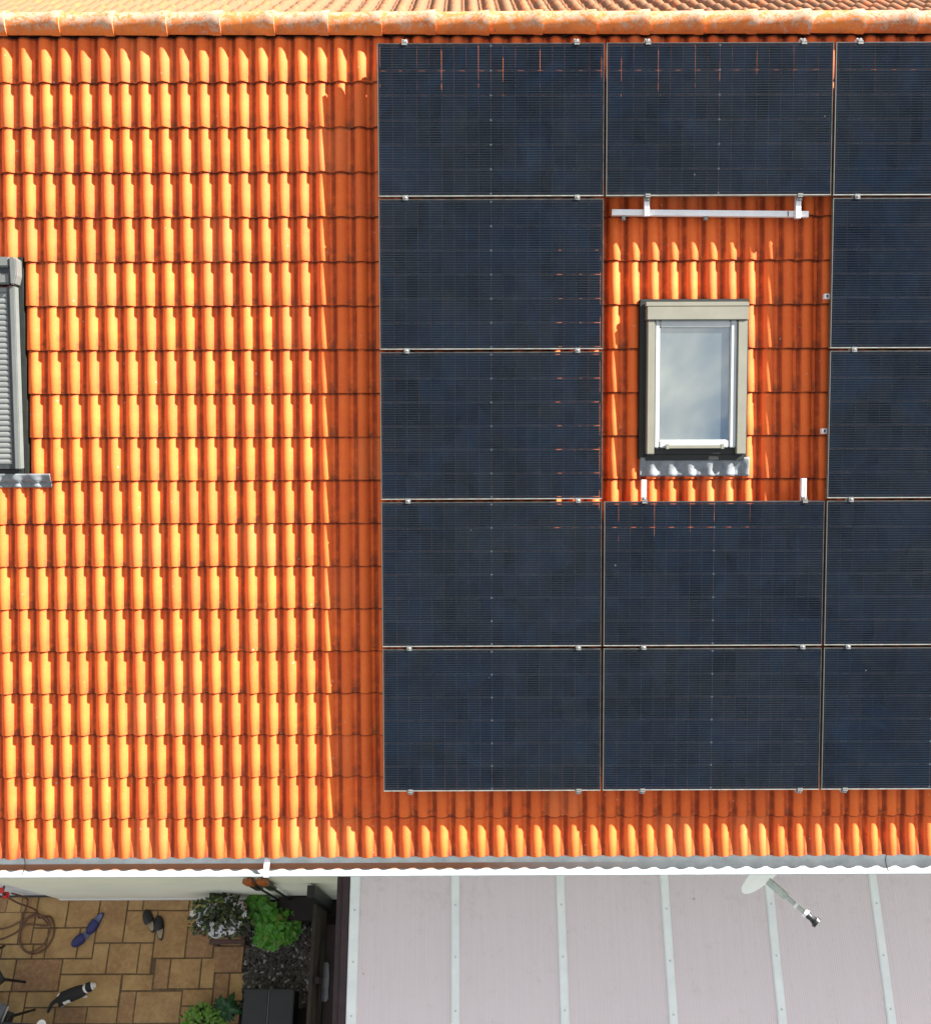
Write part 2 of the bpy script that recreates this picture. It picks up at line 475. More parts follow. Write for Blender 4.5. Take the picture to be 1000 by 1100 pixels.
# ------------------------------------------------------------------ mesh helpers
class MB:
    def __init__(self):
        self.v, self.f = [], []

    def add(self, vs, fs):
        o = len(self.v)
        self.v += [tuple(p) for p in vs]
        self.f += [tuple(i + o for i in f) for f in fs]
        return self

    def box(self, x0, y0, z0, x1, y1, z1, mat=None):
        vs = [Vector((x, y, z)) for z in (z0, z1) for y in (y0, y1) for x in (x0, x1)]
        if mat:
            vs = [mat @ p for p in vs]
        return self.add(vs, [(0, 2, 3, 1), (4, 5, 7, 6), (0, 1, 5, 4), (2, 6, 7, 3), (0, 4, 6, 2), (1, 3, 7, 5)])

    def bar(self, a, b, w, h, up=(0, 0, 1)):
        """box beam from a to b"""
        a, b = Vector(a), Vector(b)
        d = (b - a).normalized()
        u = Vector(up)
        s = d.cross(u)
        if s.length < 1e-4:
            s = d.cross(Vector((1, 0, 0)))
        s.normalize()
        u = s.cross(d)
        vs = []
        for p in (a, b):
            for i, j in ((-1, -1), (1, -1), (1, 1), (-1, 1)):
                vs.append(p + s * (i * w / 2) + u * (j * h / 2))
        return self.add(vs, [(0, 1, 2, 3), (7, 6, 5, 4), (0, 4, 5, 1), (1, 5, 6, 2), (2, 6, 7, 3), (3, 7, 4, 0)])

    def tube(self, pts, rad, n=8, caps=True):
        pts = [Vector(p) for p in pts]
        rs = rad if isinstance(rad, (list, tuple)) else [rad] * len(pts)
        vs, fs = [], []
        prev = None
        for i, p in enumerate(pts):
            d = (pts[min(i + 1, len(pts) - 1)] - pts[max(i - 1, 0)])
            d = d.normalized() if d.length > 1e-9 else Vector((0, 0, 1))
            if prev is None:
                s = d.cross(Vector((0, 0, 1)))
                if s.length < 1e-3:
                    s = d.cross(Vector((1, 0, 0)))
                s.normalize()
            else:
                s = prev - d * prev.dot(d)
                s.normalize()
            prev = s
            t = d.cross(s)
            for k in range(n):
                a = 2 * PI * k / n
                vs.append(p + (s * math.cos(a) + t * math.sin(a)) * rs[i])
        for i in range(len(pts) - 1):
            for k in range(n):
                k2 = (k + 1) % n
                fs.append((i * n + k, i * n + k2, (i + 1) * n + k2, (i + 1) * n + k))
        if caps:
            fs.append(tuple(range(n))[::-1])
            fs.append(tuple((len(pts) - 1) * n + k for k in range(n)))
        return self.add(vs, fs)

    def lathe(self, prof, n=24, c=(0, 0, 0), mat=None):
        vs, fs = [], []
        for r, z in prof:
            for k in range(n):
                a = 2 * PI * k / n
                p = Vector((c[0] + r * math.cos(a), c[1] + r * math.sin(a), c[2] + z))
                vs.append(mat @ p if mat else p)
        for i in range(len(prof) - 1):
            for k in range(n):
                k2 = (k + 1) % n
                fs.append((i * n + k, i * n + k2, (i + 1) * n + k2, (i + 1) * n + k))
        fs.append(tuple(range(n))[::-1])
        fs.append(tuple((len(prof) - 1) * n + k for k in range(n)))
        return self.add(vs, fs)

    def prism(self, outline, z0, z1, mat=None):
        n = len(outline)
        vs = [Vector((x, y, z)) for z in (z0, z1) for x, y in outline]
        if mat:
            vs = [mat @ p for p in vs]
        fs = [tuple(range(n))[::-1], tuple(range(n, 2 * n))]
        fs += [(i, (i + 1) % n, n + (i + 1) % n, n + i) for i in range(n)]
        return self.add(vs, fs)

    def build(self, name, mat, parent=None, smooth=False, bevel=0.0, recalc=True, loc=None, rot=None, angle=40):
        me = bpy.data.meshes.new(name)
        me.from_pydata(self.v, [], self.f)
        if recalc or bevel:
            bm = bmesh.new()
            bm.from_mesh(me)
            if recalc:
                bmesh.ops.recalc_face_normals(bm, faces=bm.faces)
            if bevel:
                es = [e for e in bm.edges if len(e.link_faces) == 2 and e.calc_face_angle(0) > R(35)]
                bmesh.ops.bevel(bm, geom=es, offset=bevel, segments=2, affect='EDGES', clamp_overlap=True)
            bm.to_mesh(me)
            bm.free()
        if smooth:
            me.polygons.foreach_set('use_smooth', [True] * len(me.polygons))
            me.set_sharp_from_angle(angle=R(angle))
        me.materials.append(mat)
        o = bpy.data.objects.new(name, me)
        COL.objects.link(o)
        if parent:
            o.parent = parent
        if loc is not None:
            o.location = loc
        if rot is not None:
            o.rotation_euler = rot
        return o


def tag(o, label=None, cat=None, group=None, kind=None):
    if label: o['label'] = label
    if cat: o['category'] = cat
    if group: o['group'] = group
    if kind: o['kind'] = kind
    return o


def thing(name, label, cat, loc=(0, 0, 0), rot=(0, 0, 0), group=None):
    o = bpy.data.objects.new(name, None)
    COL.objects.link(o)
    o.location = loc
    o.rotation_euler = rot
    o.empty_display_size = 0.1
    return tag(o, label, cat, group)


def dup(o, parent=None, loc=None, label=None):
    c = o.copy()
    COL.objects.link(c)
    c.parent = parent
    if loc is not None:
        c.location = loc
    if label:
        c['label'] = label
    for ch in list(o.children):
        dup(ch, c)
    return c


def attr(o, name, vals, domain='FACE'):
    a = o.data.attributes.new(name, 'FLOAT', domain)
    a.data.foreach_set('value', vals)


ROT = (AL, 0, 0)

# ------------------------------------------------------------------ ground
X0, X1 = -8.0, 7.6           # gable ends
tag(MB().box(-400, -400, -0.6, 400, 400, -0.03).build('ground', M['lawn']), kind='structure')
tag(MB().box(-9.4, -6.0, -0.028, -2.15, 0.06, -0.007).build('patio_bed', M['grout']), kind='structure')
tag(MB().box(-2.148, -6.0, -0.028, 7.2, 0.06, -0.012).build('soil_bed', M['soil']), kind='structure')

slabs = [(-5.48, -0.15, -5.25, 0.04), (-5.25, -0.15, -5.06, 0.04), (-5.06, -0.15, -4.86, 0.04), (-4.85, -0.33, -4.46, 0.04),
         (-4.45, -0.33, -4.06, -0.005), (-5.42, -0.52, -5.03, -0.15), (-5.02, -0.52, -4.86, -0.15), (-5.37, -0.69, -5.21, -0.53),
         (-5.20, -0.69, -4.82, -0.53), (-4.85, -0.52, -4.66, -0.34), (-4.81, -0.69, -4.66, -0.53), (-4.65, -0.69, -4.26, -0.34), (-4.25, -0.69, -4.06, -0.34),
         (-5.31, -1.06, -5.00, -0.70), (-4.99, -1.06, -4.42, -0.70), (-4.41, -0.87, -4.04, -0.70), (-4.41, -1.235, -3.65, -0.88),
         (-5.23, -1.42, -5.01, -1.07), (-5.00, -1.42, -4.80, -1.07), (-4.79, -1.24, -4.38, -1.07), (-4.79, -1.62, -4.41, -1.25),
         (-4.40, -1.42, -4.02, -1.24), (-4.01, -1.42, -3.64, -1.24), (-3.63, -1.06, -3.25, -0.88), (-3.63, -1.42, -3.44, -1.07),
         (-3.43, -1.42, -2.87, -1.07),
         (-4.05, -0.51, -3.70, -0.005), (-3.69, -0.13, -3.50, -0.005), (-3.49, -0.13, -2.91, -0.005), (-2.90, -0.33, -2.54, -0.005),
         (-3.69, -0.51, -3.30, -0.14), (-3.29, -0.69, -2.89, -0.14), (-2.88, -0.69, -2.54, -0.34), (-4.05, -0.87, -3.86, -0.52),
         (-3.85, -0.87, -3.47, -0.52), (-3.46, -0.87, -3.30, -0.52), (-2.53, -0.55, -2.15, -0.005), (-2.53, -0.86, -2.15, -0.56),
         (-2.48, -1.18, -2.30, -0.87), (-2.29, -1.18, -2.11, -0.87), (-3.24, -1.04, -3.06, -0.70), (-3.05, -1.04, -2.67, -0.70),
         (-2.66, -1.04, -2.49, -0.70), (-2.86, -1.23, -2.49, -1.05), (-2.48, -1.43, -2.13, -1.19), (-2.86, -1.43, -2.49, -1.24)]
y = -1.44
row = 0
while y > -5.9:
    h = (0.36, 0.18, 0.36, 0.54)[row % 4]
    x = -9.2 + 0.11 * (row % 3)
    while x < -2.3:
        w = random.choice((0.19, 0.38, 0.38, 0.57))
        slabs.append((x, y - h + 0.01, min(x + w - 0.01, -2.16), y))
        x += w
    y -= h
    row += 1
y = 0.04
row = 0
while y > -1.4:
    h = (0.18, 0.36, 0.36, 0.54)[row % 4]
    x = -5.50 - 0.05 * (row % 2)
    while x > -9.2:
        w = random.choice((0.19, 0.38, 0.38, 0.57))
        slabs.append((x - w + 0.01, max(y - h + 0.01, -1.43), x, y))
        x -= w
    y -= h
    row += 1
mb = MB()
rv, tv = [], []
for (a, b_, c, d) in slabs:
    if c - a < 0.03 or d - b_ < 0.03:
        continue
    dz = random.uniform(-0.0015, 0.0015)
    g = 0.004
    e = 0.005
    j = lambda: random.uniform(-0.002, 0.002)
    base = [(a + g + j(), b_ + g + j()), (c - g + j(), b_ + g + j()), (c - g + j(), d - g + j()), (a + g + j(), d - g + j())]
    cx_, cy_ = (a + c) / 2, (b_ + d) / 2
    ins = [(px + (e if px < cx_ else -e), py + (e if py < cy_ else -e)) for px, py in base]
    vs = [(px, py, -0.010) for px, py in base] + [(px, py, dz - 0.004) for px, py in base] + [(px, py, dz) for px, py in ins]
    fs = [(8, 9, 10, 11)]
    for k in range(4):
        k2 = (k + 1) % 4
        fs += [(k, k2, 4 + k2, 4 + k), (4 + k, 4 + k2, 8 + k2, 8 + k)]
    mb.add(vs, fs)
    r1, r2 = random.random(), random.random()
    rv += [r1] * 9
    tv += [r2] * 9
o = mb.build('patio_paving', M['slab'], recalc=False)
attr(o, 'slab_random', rv)
attr(o, 'slab_tone', tv)
tag(o, kind='structure')

# loose pebbles
mb = MB()
pr = []
for i in range(3600):
    px = random.uniform(-2.13, -1.20)
    py = random.uniform(-1.25, -0.03)
    if random.random() < 0.25 and py > -0.4:
        continue
    r = random.uniform(0.009, 0.026)
    a = random.uniform(0, PI)
    sx, sy, sz = r * random.uniform(0.9, 1.5), r * random.uniform(0.7, 1.0), r * 0.6
    z = -0.012 + sz * 0.5 + random.uniform(0, 0.012)
    ca, sa = math.cos(a), math.sin(a)
    vs = []
    for (ux, uy, uz) in ((1, 0, 0), (.5, .87, .1), (-.5, .87, -.1), (-1, 0, .1), (-.5, -.87, 0), (.5, -.87, .05), (.2, .1, 1), (-.25, .05, .9), (0, 0, -1)):
        qx, qy = ux * sx * random.uniform(.85, 1.1), uy * sy * random.uniform(.85, 1.1)
        vs.append((px + qx * ca - qy * sa, py + qx * sa + qy * ca, z + uz * sz))
    fs = [(0, 1, 6), (1, 2, 6), (2, 7, 6), (2, 3, 7), (3, 4, 7), (4, 5, 6), (4, 6, 7), (5, 0, 6)] + [((k + 1) % 6, k, 8) for k in range(6)]
    mb.add(vs, fs)
    pr += [random.random()] * len(fs)
og = mb.build('gravel', M['pebble'], smooth=True, angle=70, recalc=False)
attr(og, 'pebble_random', pr)
tag(og, 'dark grey rounded gravel filling the shady bed beside the sandstone paving', kind='stuff')

# ------------------------------------------------------------------ house
house = thing('house', 'cream house under a steep orange clay tile roof carrying solar panels', 'house')
RY = RW(0, -0.21, 0.19).y       # ridge axis
RZ = RW(0, -0.21, 0.19).z
TN = 0.198                      # trough plane of the tiles
D = 2 * RY                      # depth of the house to mirror


def slope_z(y, n):
    """height of the plane n below the panel plane at world y on the front slope"""
    p0 = RW(0, 0, n)
    return p0.z + (y - p0.y) * math.tan(AL)


# walls: prism with gables, an opening kept for the terrace door by building the front in pieces
zt = slope_z(0, 0.30)
zr = slope_z(RY, 0.30)
mb = MB()
dx0, dx1, dz1 = -7.2, -4.56, 2.35


def quad(*p):
    mb.add(p, [(0, 1, 2, 3)])


quad((X0, 0, -0.02), (dx0, 0, -0.02), (dx0, 0, zt), (X0, 0, zt))
quad((dx0, 0, dz1), (dx1, 0, dz1), (dx1, 0, zt), (dx0, 0, zt))
quad((dx1, 0, -0.02), (X1, 0, -0.02), (X1, 0, zt), (dx1, 0, zt))
quad((dx1, 0, -0.02), (dx1, 0, dz1), (dx1 - 0.07, 0.05, dz1), (dx1 - 0.07, 0.05, -0.02))
quad((dx0, 0, -0.02), (dx0, 0.05, -0.02), (dx0, 0.05, dz1), (dx0, 0, dz1))
quad((dx0, 0, dz1), (dx0, 0.05, dz1), (dx1 - 0.07, 0.05, dz1), (dx1, 0, dz1))
quad((X0, D, -0.02), (X0, D, zt), (X1, D, zt), (X1, D, -0.02))
for xx in (X0, X1):
    mb.add([(xx, 0, -0.02), (xx, D, -0.02), (xx, D, zt), (xx, RY, zr), (xx, 0, zt)], [(0, 1, 2, 3, 4)])
mb.add([(X0, 0, zt), (X1, 0, zt), (X1, RY, zr), (X0, RY, zr), (X0, D, zt), (X1, D, zt)], [(0, 1, 2, 3), (3, 2, 5, 4)])
mb.build('wall', M['render'], house, recalc=False)
mb = MB().box(dx1 + 0.004, -0.012, -0.01, X1 - 0.01, -0.0005, 0.10)
mb.build('plinth', M['whitepaint'], house)
door = MB().box(dx0, 0.052, 0.03, dx1 - 0.07, 0.09, dz1).build('terrace_door', M['whitepaint'], house, bevel=0.003)
door['label'] = 'white terrace door set back in the cream wall'
MB().box(dx0, 0.030, -0.005, dx1 - 0.075, 0.0515, 0.028).build('threshold', M['darkmetal'], door)
MB().box(-6.0, 0.046, 0.25, -5.5, 0.0515, 2.1).build('pane', M['pane'], door)

# eaves board and gutter
GY, GZ, GR = -0.231, 5.100, 0.070
MB().box(X0 - 0.2, -0.158, 4.90, X1 + 0.2, -0.130, 5.085).build('fascia', M['soffit'], house)
MB().box(X0 - 0.15, -0.128, 4.90, X1 + 0.15, -0.003, 4.925).build('soffit', M['soffit'], house)
mb = MB()
n = 20
prof = [(GY - GR * math.cos(PI * k / n), GZ - GR * math.sin(PI * k / n)) for k in range(n + 1)]
bead = [(GY - GR - 0.009 + 0.009 * math.cos(a), GZ + 0.004 + 0.009 * math.sin(a)) for a in [R(d) for d in range(-60, 290, 35)]]
prof = bead[::-1] + prof
outer = [(py - 0.0015 if i < len(bead) else GY + (py - GY) * 1.03, pz if i < len(bead) else GZ + (pz - GZ) * 1.03 - 0.0005) for i, (py, pz) in enumerate(prof)]
xs = [X0 - 0.2 + (X1 - X0 + 0.4) * k / 60 for k in range(61)]
vs = []
for xx in xs:
    w = 0.0012 * math.sin(xx * 2.3) + 0.0008 * math.sin(xx * 7.1)
    vs += [(xx, py, pz + w) for py, pz in prof]
np_ = len(prof)
fs = [(i * np_ + k, (i + 1) * np_ + k, (i + 1) * np_ + k + 1, i * np_ + k + 1) for i in range(60) for k in range(np_ - 1)]
mb.add(vs, fs)
gut = mb.build('gutter', M['gutter'], house, smooth=True, recalc=False, angle=60)
sm = gut.modifiers.new('thickness', 'SOLIDIFY')
sm.thickness = 0.0016
sm.offset = -1
for gx in (-2.986, 4.121, -6.5):
    mb = MB()
    vs, fs = [], []
    pp = [(GY - (GR - 0.0035) * math.cos(PI * k / n), GZ - (GR - 0.0035) * math.sin(PI * k / n)) for k in range(n + 1)]
    for xx in (gx - 0.003, gx + 0.003):
        vs += [(xx, py, pz) for py, pz in pp]
    fs = [(k, k + 1, n + 2 + k, n + 1 + k) for k in range(n)]
    mb.add(vs, fs)
    j = mb.build('gutter_joint', M['darkmetal'], gut, recalc=False)
for gx in (-0.978, -6.9, 6.6):
    mb = MB()
    mb.box(gx - 0.022, GY - GR - 0.012, GZ + 0.010, gx + 0.022, GY + GR + 0.004, GZ + 0.016)
    mb.box(gx - 0.022, GY - GR - 0.0215, GZ - 0.03, gx + 0.022, GY - GR - 0.0185, GZ + 0.016)
    mb.build('gutter_strap', M['rail'], gut, bevel=0.001)
# ---- tiles
P = 0.1531
CR = -2.914          # a crest
H = 0.034
ROWS = [0.221 - 0.3445 * 1] + [0.221 + 0.3445 * k for k in range(0, 18)] + [6.41]
STEP = 0.022
prof = []
for k in range(15):
    t = -0.5 + k / 14.0
    x = t * P
    w = 0.049
    if abs(x) < w:
        h = H * math.cos(PI * x / (2 * w)) ** 0.8
    else:
        h = -0.0025 * math.sin(PI * (abs(x) - w) / (P / 2 - w) / 2)
    if -0.066 < x < -0.045:
        h -= 0.011
    if 0.045 < x < 0.060:
        h -= 0.004
    prof.append((x, h))


def tile_field(xa, xb, seed, name):
    rnd = random.Random(seed)
    i0 = int(round((xa - CR) / (2 * P)))
    i1 = int(round((xb - CR) / (2 * P)))
    cols = []               # (x, h, tile index, trough weight)
    for i in range(i0, i1):
        for half in (0, 1):
            cx_ = CR + (2 * i + half) * P
            for k, (x, h) in enumerate(prof):
                if half == 1 and k == 0:
                    continue
                xx = x
                if half == 0 and k == 0:
                    xx += 0.0007
                if half == 1 and k == len(prof) - 1:
                    xx -= 0.0007
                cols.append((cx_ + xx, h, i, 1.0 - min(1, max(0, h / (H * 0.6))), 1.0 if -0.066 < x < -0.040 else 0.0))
    ncol = len(cols)
    vs = []
    al = []
    trw = []
    grv = []
    nr = len(ROWS) - 1
    lines = 0
    jit = {}
    for r in range(nr):
        s0, s1 = ROWS[r], ROWS[r + 1]
        for i in range(i0, i1):
            jit[(r, i)] = (rnd.uniform(-0.0012, 0.0022), rnd.uniform(-0.003, 0.003), rnd.uniform(-0.004, 0.004), rnd.random())
        sag = [(0.0, s0 + 0.0005 - (0.007 if r else 0), 0.0), (0.04, s0 + 0.016, STEP * 0.045), (0.5, (s0 + s1) / 2, STEP * 0.5), (0.97, s1 - 0.006, STEP), (1.0, s1 - 0.0008, STEP - 0.0045), (1.0, s1 - 0.0066, 0.0008)]
        for (t, s, dz) in sag:
            lines += 1
            for (x, h, i, tw, gw) in cols:
                if r == nr - 1 and t > 0.3:
                    h = h + (H * 0.38 - h * 0.38) * (0.5 if t < 0.9 else 1.0) if t > 0.9 else h
                dzz, ds, yaw, _ = jit[(r, i)]
                cxm = CR + 2 * i * P + P / 2
                vs.append((x, -(s + (ds + yaw * (x - cxm)) * (1 if 0.1 < t else 0)), h + dz + dzz * t + 0.0012 * math.sin(x * 3.1 + r * 1.7)))
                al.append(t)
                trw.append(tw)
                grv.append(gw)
    fs = []
    fr = []
    for l in range(lines - 1):
        r = l // 6
        for c in range(ncol - 1):
            a = l * ncol + c
            fs.append((a, a + ncol, a + ncol + 1, a + 1))
            fr.append(jit[(r, cols[c + 1][2])][3])
    me = bpy.data.meshes.new(name)
    me.from_pydata(vs, [], fs)
    me.polygons.foreach_set('use_smooth', [True] * len(fs))
    me.set_sharp_from_angle(angle=R(48))
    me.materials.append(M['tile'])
    o = bpy.data.objects.new(name, me)
    COL.objects.link(o)
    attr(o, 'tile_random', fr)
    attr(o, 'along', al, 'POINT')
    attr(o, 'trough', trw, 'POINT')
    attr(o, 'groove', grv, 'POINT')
    return o


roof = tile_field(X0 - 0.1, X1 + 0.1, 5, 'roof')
roof.parent = house
roof.location = RW(0, 0, TN)
roof.rotation_euler = ROT
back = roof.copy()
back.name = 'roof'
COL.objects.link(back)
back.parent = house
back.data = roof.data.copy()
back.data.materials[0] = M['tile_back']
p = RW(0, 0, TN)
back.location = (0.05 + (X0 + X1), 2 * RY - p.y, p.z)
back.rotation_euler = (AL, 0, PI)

# ridge caps
mb = MB()
vs, fs = [], []
N = 18
secs = [(0.0, 0.098), (0.36, 0.103), (0.372, 0.110), (0.438, 0.112)]
for x, r in secs:
    for k in range(N + 1):
        a = PI * k / N
        vs.append((x, -math.cos(a) * r, math.sin(a) * r * 1.0))
for x, r in secs[::-1]:
    for k in range(N + 1):
        a = PI * k / N
        vs.append((x, -math.cos(a) * (r - 0.014), math.sin(a) * (r - 0.014)))
ns = len(secs) * 2
fs = [(i * (N + 1) + k, i * (N + 1) + k + 1, ((i + 1) % ns) * (N + 1) + k + 1, ((i + 1) % ns) * (N + 1) + k) for i in range(ns) for k in range(N)]
for i in range(ns):
    i2 = (i + 1) % ns
for k in (0, N):
    fs.append(tuple(i * (N + 1) + k for i in range(ns)))
mb.add(vs, fs)
cap = mb.build('ridge_tile', M['ridge'], roof, smooth=True, angle=40)
inv = (Matrix.Translation(RW(0, 0, TN)) @ Euler(ROT).to_matrix().to_4x4()).inverted()
k = 0
x = -2.868 - 13 * 0.4145
while x < X1 + 0.1:
    o = cap if k == 0 else cap.copy()
    if k:
        COL.objects.link(o)
        o.parent = roof
    w = Matrix.Translation((x - 0.42 + 0.006, RY + random.uniform(-0.003, 0.003), RZ + random.uniform(-0.002, 0.003))) @ Euler((random.uniform(-0.02, 0.02), 0, random.uniform(-0.006, 0.006))).to_matrix().to_4x4()
    o.matrix_local = inv @ w
    x += 0.4130
    k += 1

# ---- skylights (parts of the house)
def roof_part(mb, name, mat, parent, **kw):
    """mesh given in roof axes: x right, y up the slope (=-s), z above the panel plane (=-n)"""
    o = mb.build(name, mat, None, **kw)
    o.parent = parent
    if parent is house:
        o.location = RO
        o.rotation_euler = ROT
    return o


def rb(mb, x0, x1, s0, s1, n0, n1):
    return mb.box(x0, -s1, -max(n0, n1), x1, -s0, -min(n0, n1))


# open glass one inside the panel field
mb = MB()
rb(mb, 2.085, 2.145, 2.08, 3.125, 0.215, 0.072)
sky = roof_part(mb, 'skylight', M['beige'], house, bevel=0.006)
mb = MB()
rb(mb, 2.792, 2.868, 2.08, 3.125, 0.215, 0.072)
roof_part(mb, 'side_cover', M['beige'], sky, bevel=0.006)
sky['label'] = 'skylight with beige covers and bare cloudy glass'
mb = MB()
rb(mb, 2.078, 2.872, 1.975, 2.078, 0.215, 0.062)
rb(mb, 2.070, 2.880, 1.935, 1.972, 0.215, 0.078)
roof_part(mb, 'top_cover', M['beige'], sky, bevel=0.006)
mb = MB()
rb(mb, 2.146, 2.186, 2.0785, 3.075, 0.20, 0.084)
rb(mb, 2.738, 2.791, 2.0785, 3.075, 0.20, 0.084)
rb(mb, 2.1865, 2.7375, 2.0785, 2.135, 0.20, 0.087)
rb(mb, 2.1865, 2.7375, 3.010, 3.075, 0.20, 0.087)
roof_part(mb, 'sash', M['sash'], sky, bevel=0.008)
mb = MB()
rb(mb, 2.187, 2.737, 2.1355, 3.0095, 0.115, 0.110)
roof_part(mb, 'pane', M['pane'], sky)
mb = MB()
rb(mb, 2.25, 2.68, 3.055, 3.080, 0.083, 0.070)
rb(mb, 2.235, 2.262, 3.045, 3.085, 0.083, 0.068)
rb(mb, 2.668, 2.695, 3.045, 3.085, 0.083, 0.068)
roof_part(mb, 'bottom_bar', M['beige'], sky, bevel=0.003)
mb = MB()
rb(mb, 2.035, 2.083, 1.92, 3.16, 0.20, 0.138)
rb(mb, 2.870, 2.892, 1.92, 3.16, 0.20, 0.132)
rb(mb, 2.035, 2.892, 1.905, 1.933, 0.20, 0.138)
rb(mb, 2.084, 2.869, 3.1255, 3.175, 0.20, 0.120)
rb(mb, 2.1455, 2.7915, 3.0755, 3.125, 0.20, 0.110)
roof_part(mb, 'flashing', M['flash'], sky, bevel=0.004)


def apron(x0, x1, s0, s1, name, parent, lift=0.006):
    """soft lead skirt dressed over the tile waves"""
    mb = MB()
    vs = []
    nx = int((x1 - x0) / 0.008)
    ny = 8
    for j in range(ny + 1):
        s = s0 + (s1 - s0) * j / ny
        for i in range(nx + 1):
            x = x0 + (x1 - x0) * i / nx
            t = ((x - CR) / P) % 1.0
            t = t if t < 0.5 else t - 1
            xx = t * P
            h = H * math.cos(PI * xx / (2 * 0.049)) ** 0.9 if abs(xx) < 0.049 else 0
            k = min(1, max(0, (s - s0) / (s1 - s0) * 1.6))
            hh = (H + 0.010) * (1 - k) + (h * 0.72 + H * 0.28) * k
            # height of the tile row below
            q = (s - 0.221) / 0.3445
            fr = q - math.floor(q)
            z = -TN + hh + STEP * fr + lift + 0.002 * math.sin(x * 90 + j) * k
            vs.append((x, -s, z))
    fs = [(j * (nx + 1) + i, (j + 1) * (nx + 1) + i, (j + 1) * (nx + 1) + i + 1, j * (nx + 1) + i + 1) for j in range(ny) for i in range(nx)]
    mb.add(vs, fs)
    o = roof_part(mb, name, M['lead'], parent, smooth=True, recalc=False, angle=60)
    m = o.modifiers.new('thickness', 'SOLIDIFY')
    m.thickness = 0.003
    m.offset = 1
    return o


apron(2.045, 2.912, 3.150, 3.300, 'apron', sky, 0.012)

# the one with the roller shutter, running out of the picture on the left
L0 = -3.665
mb = MB()
rb(mb, -2.8950, -2.8510, 1.795, 3.225, 0.215, 0.085)
sk2 = roof_part(mb, 'skylight', M['greycover'], house, bevel=0.006)
sk2['label'] = 'skylight closed by a grey roller shutter'
mb = MB()
rb(mb, L0 + 0.01, -2.8760, 1.575, 1.655, 0.215, 0.060)
rb(mb, L0 + 0.01, -2.8760, 1.7005, 1.783, 0.215, 0.070)
roof_part(mb, 'shutter_box', M['greycover'], sk2, bevel=0.012)
mb = MB()
rb(mb, L0 + 0.01, -2.8760, 1.6555, 1.700, 0.215, 0.095)
roof_part(mb, 'box_slot', M['darkmetal'], sk2)
mb = MB()
rb(mb, L0, L0 + 0.083, 1.795, 3.225, 0.215, 0.062)
roof_part(mb, 'side_cover', M['greycover'], sk2, bevel=0.006)
for xa in (-2.8755, L0 - 0.03):
    mb = MB()
    out = [(xa, -1.575), (xa + 0.042, -1.580), (xa + 0.056, -1.60), (xa + 0.056, -1.72), (xa + 0.037, -1.79), (xa + 0.005, -1.79)]
    mb.prism(out, -0.215, -0.052)
    roof_part(mb, 'box_cheek', M['greycover'], sk2, bevel=0.008)
mb = MB()
vs, fs = [], []
ns_ = 32 * 8
for i in range(ns_ + 1):
    s = 1.800 + (3.190 - 1.800) * i / ns_
    ph = (i % 8) / 8.0
    z = -0.110 + 0.010 * math.sqrt(max(0, 1 - (2 * ph - 1) ** 2))
    for x in (L0 + 0.085, -2.9200):
        vs.append((x, -s, z))
fs = [(2 * i, 2 * i + 2, 2 * i + 3, 2 * i + 1) for i in range(ns_)]
mb.add(vs, fs)
roof_part(mb, 'roller_shutter', M['shutter'], sk2, recalc=False)
mb = MB()
rb(mb, -2.9195, -2.8955, 1.80, 3.20, 0.20, 0.100)
rb(mb, L0 + 0.083, -2.8957, 3.1905, 3.222, 0.215, 0.105)
roof_part(mb, 'guide_rail', M['darkmetal'], sk2)
mb = MB()
rb(mb, L0 - 0.05, L0 - 0.001, 1.56, 3.27, 0.20, 0.142)
rb(mb, -2.8505, -2.8150, 1.56, 3.27, 0.20, 0.152)
rb(mb, L0, -2.8515, 3.226, 3.275, 0.20, 0.135)
roof_part(mb, 'flashing', M['flash'], sk2, bevel=0.004)
apron(L0 - 0.15, -2.635, 3.262, 3.372, 'apron', sk2, 0.012)

# ------------------------------------------------------------------ solar panels
GX, GYP = 0.0175, 0.0196


def make_panel():
    root = thing('solar_panel', '', 'solar panel', (0, 0, 0), ROT, 'solar panels on the roof')
    mb = MB()
    fw = 0.0075
    mb.box(0, 0, -0.035, PW, fw, 0.0)
    mb.box(0, PH - fw, -0.035, PW, PH, 0.0)
    mb.box(0, fw + 0.0002, -0.035, fw, PH - fw - 0.0002, 0.0)
    mb.box(PW - fw, fw + 0.0002, -0.035, PW, PH - fw - 0.0002, 0.0)
    mb.build('frame', M['pframe'], root, bevel=0.0012)
    mb = MB().box(fw + 0.0003, fw + 0.0003, -0.0075, PW - fw - 0.0003, PH - fw - 0.0003, -0.0018)
    mb.build('glass', M['cells'], root)
    return root


proto = make_panel()
where = {
    (0, 0): 'black solar panel at the corner of the field between orange roof and ridge',
    (0, 1): 'black solar panel under the ridge, directly above the white cutout rail',
    (0, 2): 'black solar panel under the ridge, cropped by the picture edge',
    (1, 0): 'black solar panel second below the ridge, with open tiles on both short sides',
    (1, 2): 'black solar panel second below the ridge, to the far side of the glass skylight',
    (2, 0): 'black solar panel third below the ridge, between open roof and the skylight gap',
    (2, 2): 'black solar panel third below the ridge, ending level with the apron of the glass skylight',
    (3, 0): 'black solar panel second above the eaves, nearest the open orange roof',
    (3, 1): 'black solar panel directly below the glass skylight and the two short white rail stubs',
    (3, 2): 'black solar panel second above the eaves, cropped by the picture edge',
    (4, 0): 'black solar panel of the lowest row at the corner beside the open roof',
    (4, 1): 'black solar panel in the middle of the lowest row above the gutter',
    (4, 2): 'black solar panel of the lowest row, above the satellite dish',
}
first = True
